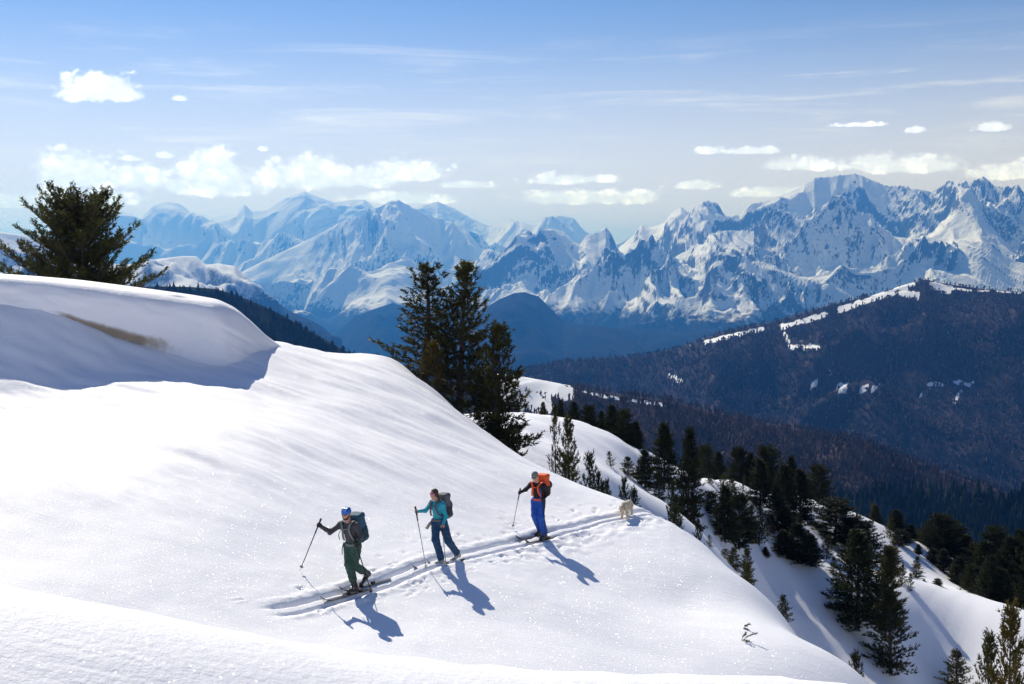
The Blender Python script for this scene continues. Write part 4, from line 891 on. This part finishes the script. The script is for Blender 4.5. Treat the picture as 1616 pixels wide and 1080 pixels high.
def foot_at(px, py, d0, d1, lift=.045): p = hit(px, py, d0, d1, tps); return np.array([p[0], p[1], gz(p[0], p[1])+lift])
def gpt(px, py, d0=14, d1=60, lift=0.0): p = hit(px, py, d0, d1, tps); return np.array([p[0], p[1], tps(np.array([p[0]]), np.array([p[1]]))[0]+lift])
def joints(tab, d): return {k: pj(v[0], v[1], d+v[2]) for k, v in tab.items()}
SKI_D = mat('ski_topsheet_dark', (0.030, 0.026, 0.022), 0.35, 0.35, 14)
sunkz = -0.085
def make_skier(nm, tab, feet, skis, poles, spec, label, base_foot):
    b0 = gpt(*base_foot); d = b0[1]; base = b0.copy()
    J = joints(tab, d); sk = []
    for q in 'RL':
        tp, fp = [gpt(*p, lift=sunkz) for p in skis[q]]; dirn = unit(fp-tp); sk.append((tp, fp))
        f = feet[q]
        J['toe'+q] = fp-dirn*.05+np.array([0, 0, .055]); J['heel'+q] = fp+dirn*.22+np.array([0, 0, .055+f.get('raise', 0)])
        J['an'+q] = J['heel'+q]*.75+J['toe'+q]*.25+np.array([0, 0, .085])+(-dirn*.0)
        if 'knee' in f: pass
    F = unit((sk[0][0]-sk[0][1])*np.array([1, 1, 0])); spec = dict(spec); tips = {}
    for q in 'RL':
        t = gpt(*poles[q], lift=-.02) if len(poles[q]) == 2 else pj(*poles[q][:2], d+poles[q][2]); tips[q] = t; spec['pole'+q] = J['ha'+q]-t
    fx, fy, fzv = spec['look']; sd = np.cross(np.array([F[0], F[1], 0]), [0, 0, 1.0]); spec['face'] = F*fx+sd*fy+np.array([0, 0, fzv])
    info = build_person(label, base, J, F, spec)
    return base, J, F, info, sk, tips
# ------------------------------------------------------------------ the three ski tourers
# first: blue helmet, grey top, green trousers
tab = dict(head=(546.5,811.5,.14), neck=(550,826.5,.22), shR=(538,828.5,.31), shL=(562,830,.13), elR=(521,840,.20), haR=(502.5,829,.04), elL=(569,846,.14), haL=(562,859,.00),
           waist=(555.5,856,.28), hipR=(550.5,862,.33), hipL=(562,862,.25), knR=(550.5,891,.14), knL=(559,893,.26))
spec = dict(s=1.0, top=mat('grey_top', (.055, .055, .062), .85, .2, 20, .003, 60), top_name='pullover', legs=mat('green_trousers', (.035, .085, .060), .8, .25, 16, .003, 50), gloves=True, look=(1, -.05, -.12), baggy=.030, hem=.36, shaft=.22)
base1, J1, F1, I1, sk1, tp1 = make_skier('a', tab, {'R': {}, 'L': {'raise': .17}}, {'R': ((505,945.5), (553,933)), 'L': ((535,930), (573,920.5))}, {'R': (474,897.5), 'L': (587,937)}, spec,
    'man in blue helmet, grey pullover and green trousers skinning uphill on skis', (555, 931))
o, rel, hp, HR, Fh, side, up, tors = I1
HELM = mat('blue_helmet', (.015, .13, .55), .22, .12, 10)
hm = link('helmet', sdf_mesh('helmet', [ell(hp(0, -.006, .045), np.array([.098, .118, .098]), HR)], .007, .01, cut=[(hp(0, 0, .022), -HR[2])]), HELM, o)
for k in (-1, 0, 1): link('vent_stripe', ribbon('vent_stripe', spline([hp(.042*k, .10, .085), hp(.045*k, .05, .133), hp(.045*k, -.05, .136), hp(.042*k, -.105, .09)], 10), .016, .006, HR[0]), mat('helmet_white', (.55, .66, .80), .3), hm)
link('chin_strap', ribbon('chin_strap', spline([hp(.085, 0, .03), hp(.07, .045, -.07), hp(0, .07, -.118), hp(-.07, .045, -.07), hp(-.085, 0, .03)], 14), .012, .004, HR[1]), BLACK, hm)
link('beard', sdf_mesh('beard', [ell(hp(0, .038, -.082), np.array([.060, .058, .040]), HR), cone(hp(-.055, .03, -.06), hp(-.066, 0, -.01), .02, .012), cone(hp(.055, .03, -.06), hp(.066, 0, -.01), .02, .012)], .007, .015, .003, 90), mat('dark_beard', (.040, .025, .018), .9), o)
for q in 'RL': link('cuff', sdf_mesh('cuff', [cone(rel['ha'+q]+unit(rel['el'+q]-rel['ha'+q])*.095, rel['ha'+q]+unit(rel['el'+q]-rel['ha'+q])*.115, .038, .038)], .007, .01), mat('yellow_cuff', (.65, .62, .05), .6), o)
TEAL = mat('teal_pack', (.020, .085, .135), .75, .25, 10, .003, 60); TEALD = mat('dark_teal_pack', (.012, .040, .062), .75, .25, 12)
bp1, c1, R1 = backpack('dark teal touring backpack on the man with the blue helmet', base1, I1, (.165, .125, .285), TEAL, TEALD, mat('grey_webbing', (.17, .18, .18), .8), lift=.09, back=.27)
link('hanging_strap', ribbon('hanging_strap', spline([tors[1]+side*.16+Fh*.06, tors[1]+side*.19+Fh*.08-np.array([0, 0, .12]), tors[1]+side*.21+Fh*.06-np.array([0, 0, .26])], 8), .025, .004, Fh), BLACK, bp1)
link('hanging_strap', ribbon('hanging_strap', spline([tors[2]+side*.13+Fh*.09, tors[2]+side*.20+Fh*.09-np.array([0, 0, .12]), tors[2]+side*.17+Fh*.10-np.array([0, 0, .22])], 8), .020, .004, Fh), BLACK, bp1)
ski_pole(tp1['R'], J1['haR'], .16, 'black ski pole planted out in front of the man in the blue helmet', RUBBER, CARBON)
ski_pole(tp1['L'], J1['haL'], .10, 'black ski pole trailing beside the green trousered leg', RUBBER, CARBON)
ski(sk1[0][0], None, sk1[0][1], 1.72, 'dark ski under the front foot of the man in green trousers', SKI_D)
ski(sk1[1][0], None, sk1[1][1], 1.72, 'dark ski under the lifted rear foot of the man in green trousers', SKI_D)

# second: turquoise top, navy trousers
tab = dict(head=(684.8,780,.10), neck=(688.5,791.5,.18), shR=(680.5,795.5,.26), shL=(698,796.5,.10), elR=(671.5,806,.10), haR=(656.5,807.5,-.08), elL=(703.5,816,.10), haL=(697.5,831,-.02),
           waist=(691.5,817.5,.20), hipR=(687.5,824,.26), hipL=(699,825,.16), knR=(687.5,852,.12), knL=(707.5,854,.20))
spec = dict(s=.92, top=mat('turquoise_top', (.020, .33, .43), .8, .15, 20, .003, 60), top_name='pullover', legs=mat('navy_trousers', (.008, .050, .125), .8, .25, 16, .003, 50), look=(1, .1, -.05), baggy=.034, lens=mat('pink_lens', (.75, .10, .28), .15, 0, 1, 0, 1, 0, .8), boot=mat('pale_boot', (.30, .31, .31), .45, .5, 14))
base2, J2, F2, I2, sk2, tp2 = make_skier('b', tab, {'R': {}, 'L': {'raise': .09}}, {'R': ((651,895.5), (690,889.5)), 'L': ((674,888.5), (715,883.5))}, {'R': (673,897), 'L': (705,902)}, spec,
    'woman in turquoise top and navy trousers touring on skis behind the blue helmet', (690, 889))
o, rel, hp, HR, Fh, side, up, tors = I2
link('hair', sdf_mesh('hair', [ell(hp(0, -.026, .040), np.array([.083, .092, .088]), HR), ell(hp(.06, -.02, -.01), np.array([.026, .045, .055]), HR), ell(hp(-.06, -.02, -.01), np.array([.026, .045, .055]), HR), cone(hp(0, -.10, .01), hp(0, -.14, -.12), .036, .018)], .007, .02, .004, 80), mat('brown_hair', (.045, .024, .015), .65, .3, 40), o)
for q in 'RL': link('eyebrow', sdf_mesh('eyebrow', [cone(hp((.018 if q == 'R' else -.018), .09, .045), hp((.05 if q == 'R' else -.05), .08, .045), .004, .003)], .003, .003), mat('brow', (.04, .022, .015), .8), o)
GREY = mat('grey_pack', (.10, .11, .125), .75, .25, 12, .003, 60); DGREY = mat('dark_grey_pack', (.035, .037, .042), .75, .25, 12)
bp2, c2, R2 = backpack('grey backpack on the woman in the turquoise top', base2, I2, (.150, .115, .275), GREY, DGREY, mat('slate_webbing', (.10, .11, .12), .8), lift=.07, back=.25)
hz_ = thing('helmet', 'dark helmet strapped to the back of the grey backpack', 'helmet', tuple(base2 + c2 - R2[1]*.16))
link('shell', sdf_mesh('shell', [ell((0, 0, 0), (.105, .07, .125), R2)], .009, .01), mat('black_shell', (.02, .02, .022), .3), hz_)
link('rim', tube_mesh('rim', [R2[0]*math.cos(t)*.10+R2[2]*math.sin(t)*.12+R2[1]*.025 for t in np.linspace(0, 6.283, 17)], [.012]*17, 5), mat('pale_rim', (.45, .46, .44), .5), hz_)
jk = thing('glove', 'pale glove dangling from the hip belt of the woman in turquoise', 'glove', tuple(base2+tors[1]))
gp0 = side*.15+Fh*.05-np.array([0, 0, .03]); link('cord', tube_mesh('cord', [gp0, gp0+side*.05-np.array([0, 0, .10])], [.008, .008], 5), BLACK, jk)
gp = gp0+side*.06-np.array([0, 0, .12]); fing = [cone(gp, gp+side*.05-np.array([0, 0, .07]), .035, .032)]+[cone(gp+side*.05-np.array([0, 0, .07]), gp+side*(.055+.018*k)-np.array([0, 0, .14-.012*abs(k-1)])+Fh*.012*k, .014, .011) for k in range(4)]+[cone(gp+side*.02-np.array([0, 0, .04]), gp+side*.075-np.array([0, 0, .05])+Fh*.02, .014, .011)]
link('shell', sdf_mesh('shell', fing, .007, .012), mat('tan_glove', (.24, .20, .16), .7), jk)
ski_pole(tp2['R'], J2['haR'], .12, 'thin ski pole with black grip held out by the woman in turquoise', RUBBER, ALU)
ski_pole(tp2['L'], J2['haL'], .06, 'thin ski pole between the legs of the woman in navy trousers', RUBBER, ALU)
ski(sk2[0][0], None, sk2[0][1], 1.62, 'dark ski under the front boot of the woman in navy trousers', SKI_D)
ski(sk2[1][0], None, sk2[1][1], 1.62, 'dark ski under the rear boot of the woman in navy trousers', SKI_D)

# third: grey beanie, black top, orange pack, blue trousers
tab = dict(head=(844.5,752.5,-.02), neck=(848.5,762.5,.12), shR=(838,765,.20), shL=(858.5,768,.06), elR=(829.5,773,.08), haR=(819.8,778,-.08), elL=(863.5,780,.12), haL=(857,788.5,-.04),
           waist=(849.5,785.5,.14), hipR=(844,791,.19), hipL=(854.5,791.5,.10), knR=(843.5,814,.04), knL=(854,816,-.02))
spec = dict(s=1.0, top=mat('black_top', (.012, .012, .014), .85, .25, 20, .003, 60), top_name='jacket', legs=mat('bright_blue_trousers', (.010, .085, .42), .75, .2, 16, .003, 50), gloves=True, look=(1, .05, -.55), baggy=.026)
base3, J3, F3, I3, sk3, tp3 = make_skier('c', tab, {'R': {}, 'L': {}}, {'R': ((814,848), (848,841.5)), 'L': ((828,854), (855,848.5))}, {'R': (809,832), 'L': (862,854)}, spec,
    'skier in grey beanie, black jacket and bright blue trousers looking down', (853, 848))
o, rel, hp, HR, Fh, side, up, tors = I3
BEAN = mat('mottled_beanie', (.19, .19, .175), .95, .55, 45, .004, 120)
link('beanie', sdf_mesh('beanie', [ell(hp(0, -.012, .045), np.array([.088, .104, .095]), HR)], .007, .01, .003, 70, cut=[(hp(0, 0, .02), -HR[2]-.25*HR[1])]), BEAN, o)
for q in 'RL': link('side_panel', sdf_mesh('side_panel', [cone(rel['hip'+q]+side*(.055 if q == 'R' else -.055), rel['kn'+q]+side*(.04 if q == 'R' else -.04), .066, .048), cone(rel['kn'+q]+side*(.04 if q == 'R' else -.04), rel['an'+q]+side*(.03 if q == 'R' else -.03)+np.array([0, 0, .08]), .048, .052)], .011, .03), mat('charcoal_panel', (.03, .032, .04), .85), o)
ORANGE = mat('orange_pack', (.80, .095, .012), .65, .15, 12, .003, 60)
bp3, c3, R3 = backpack('bright orange backpack on the skier in the grey beanie', base3, I3, (.165, .12, .28), ORANGE, mat('dark_pack_side', (.03, .03, .035), .8), ORANGE, lift=.12, back=.26, wdt=.055)
link('tube', tube_mesh('tube', spline([tors[2]+side*-.12+Fh*.10, tors[2]+side*-.17+Fh*.10-np.array([0, 0, .12]), tors[1]+side*-.13+Fh*.13], 10), [.012]*10, 6), mat('blue_tube', (.05, .12, .45), .5), bp3)
hz_ = thing('helmet', 'round black helmet strapped onto the orange backpack', 'helmet', tuple(base3 + c3 - R3[1]*.17 - R3[0]*.05))
link('shell', sdf_mesh('shell', [ell((0, 0, 0), (.125, .085, .125), R3)], .009, .01), mat('black_shell', (.02, .02, .022), .3), hz_)
link('rim', tube_mesh('rim', [R3[0]*math.cos(t)*.12+R3[2]*math.sin(t)*.12+R3[1]*.03 for t in np.linspace(0, 6.283, 17)], [.012]*17, 5), RUBBER, hz_)
ski_pole(tp3['R'], J3['haR'], .13, 'ski pole with black grip held out by the skier in the black jacket', RUBBER, ALU)
ski_pole(tp3['L'], J3['haL'], .08, 'ski pole close against the blue trousered leg', RUBBER, CARBON)
ski(sk3[0][0], None, sk3[0][1], 1.70, 'dark ski under the farther boot of the skier in blue trousers', SKI_D)
ski(sk3[1][0], None, sk3[1][1], 1.70, 'dark ski with its tip out of the snow before the skier in blue trousers', SKI_D)

# ------------------------------------------------------------------ sheepdog
db = gpt(986, 817, 25, 60); dd = db[1]; px_m = dd/FPX
def dj(px, py, o_=0.0): return unp(px, py, dd+o_)-db
DF = unit(np.array([-.36, -.93, 0])); DS = np.cross(DF, [0, 0, 1.0])
rump = DF*-.62+np.array([0, 0, .50]); should = np.array([0, 0, .50])+DF*.02; neckd = should+DF*.12+np.array([0, 0, .05]); headd = should+DF*.29+np.array([0, 0, -.03])+DS*.03; snout = headd+DF*.13-np.array([0, 0, .10])+DS*.02
prim = [cone(rump, should, .125, .145, (DS, .85)), cone(should-np.array([0, 0, .06]), (rump+should)/2-np.array([0, 0, .02]), .13, .12), cone(should, neckd, .13, .11), cone(neckd, headd, .105, .095), cone(headd, snout, .085, .042),
        cone(headd+DS*.075+np.array([0, 0, .03]), headd+DS*.115-np.array([0, 0, .05]), .03, .022), cone(headd-DS*.075+np.array([0, 0, .03]), headd-DS*.115-np.array([0, 0, .05]), .03, .022)]
for sd_ in (-1, 1):
    a = should+DS*.09*sd_-np.array([0, 0, .10]); kn = should+DS*.095*sd_+DF*(.02+.03*sd_)-np.array([0, 0, .30]); ft = np.array([0, 0, 0])+DS*.095*sd_+DF*(.05+.05*sd_)
    ft[2] = (gz(db[0]+ft[0]*.7, db[1]+ft[1]*.7)-db[2])/.7+.02/.7
    prim += [cone(a, kn, .085, .052), cone(kn, ft, .050, .040), cone(ft, ft+DF*.05, .042, .034)]
    h = rump+DS*.09*sd_-np.array([0, 0, .08]); st = rump+DS*.10*sd_+DF*(.10+.04*sd_)-np.array([0, 0, .24]); hk = rump+DS*.10*sd_-DF*(.06-.05*sd_)-np.array([0, 0, .34]); fr_ = rump+DS*.10*sd_+DF*.06*sd_; fr_[2] = (gz(db[0]+fr_[0]*.7, db[1]+fr_[1]*.7)-db[2])/.7+.02/.7
    prim += [cone(h, st, .12, .075), cone(st, hk, .065, .045), cone(hk, fr_, .043, .036), cone(fr_, fr_+DF*.05, .042, .034)]
tl = spline([rump-DF*.10+np.array([0, 0, .04]), rump-DF*.24-np.array([0, 0, .04]), rump-DF*.30-np.array([0, 0, .22])], 5)
for a, b_ in zip(tl[:-1], tl[1:]): prim.append(cone(a, b_, .06, .05))
FUR = mat('cream_fur', (.60, .50, .35), .95, .28, 9, .02, 60, sheen=.3)
dsc = .70; prim = [(q[0], q[1]*dsc, q[2]*dsc, q[3]*dsc, q[4]*dsc, q[5]) for q in prim]
dog = thing('dog', 'cream coloured shaggy sheepdog following on the ski track', 'dog', tuple(db))
link('body', sdf_mesh('body', prim, .010, .035, .006, 75), FUR, dog)
link('nose', sdf_mesh('nose', [ell((snout+DF*.035-np.array([0, 0, .012]))*dsc, (.018, .018, .015))], .005, .005), mat('dog_nose', (.012, .01, .01), .4), dog)
for sd_ in (-1, 1): link('eye', sdf_mesh('eye', [ell((headd+DF*.075+DS*.042*sd_)*dsc, (.010, .010, .010))], .004, .004), mat('dog_nose', (.012, .01, .01), .4), dog)

for sd_ in (-1, 1): link('ear', sdf_mesh('ear', [cone((headd+DS*.080*sd_+np.array([0, 0, .04]))*dsc, (headd+DS*.118*sd_-np.array([0, 0, .07]))*dsc, .026, .020)], .007, .008), mat('tan_ear', (.30, .22, .13), .95), dog)
# ------------------------------------------------------------------ twigs in the snow of the near slope
def twig(px, py, ends, label, r=.006):
    p = gpt(px, py, 12, 40); o = thing('pine_twig', label, 'twig', tuple(p)); rg = np.random.default_rng(int(px)); P = []; Dn = []; L = []
    s_ = p[1]/FPX; T = Tubes()
    for ex, ey in ends:
        e = np.array([ex*s_, -.05, -ey*s_]); T.add(np.array([[0, 0, -.06], e*.5, e]), [r, r*.9, r*.6], 5)
        for u in np.linspace(.25, 1, 7): P.append(e*u); Dn.append(unit(e)+rg.normal(0, .2, 3)); L.append(.05)
    link('stem', T.mesh('stem'), M_BARK, o); link('needles', tuft_mesh('needles', P, Dn, L, 14, .05, .006, rg), M_NEED, o)
twig(1170, 1008, [(22, -9), (12, 4), (5, -8)], 'forked pine twig poking out of the smooth near slope')
twig(1172, 990, [(8, -5), (7, 3)], 'tiny pine tip sticking from the snow above the forked twig')
# ------------------------------------------------------------------ haze: the air itself
def box_mesh(name, x0, x1, y0, y1, z0, z1):
    V = [(x, y, z) for z in (z0, z1) for y in (y0, y1) for x in (x0, x1)]
    F = [(0,2,3,1),(4,5,7,6),(0,1,5,4),(2,6,7,3),(0,4,6,2),(1,3,7,5)]
    return mesh_np(name, np.array(V), np.array(F), False)
mh = bpy.data.materials.new('haze'); mh.use_nodes = True; mh.node_tree.nodes.clear(); b = NB(mh.node_tree)
pv = b.n('ShaderNodeVolumePrincipled'); pv.inputs['Color'].default_value = (0.06, 0.30, 1.0, 1); pv.inputs['Absorption Color'].default_value = (0.56, 0.62, 0.68, 1); pv.inputs['Density'].default_value = 8.2e-5; pv.inputs['Anisotropy'].default_value = 0.4
ho = b.n('ShaderNodeOutputMaterial'); b.put(ho.inputs['Volume'], pv.outputs[0])
link('haze', box_mesh('haze', -50000, 50000, -4000, 54000, -1400, 1480), mh, kind='stuff', label='pale blue haze in the air between the mountains', category='haze')
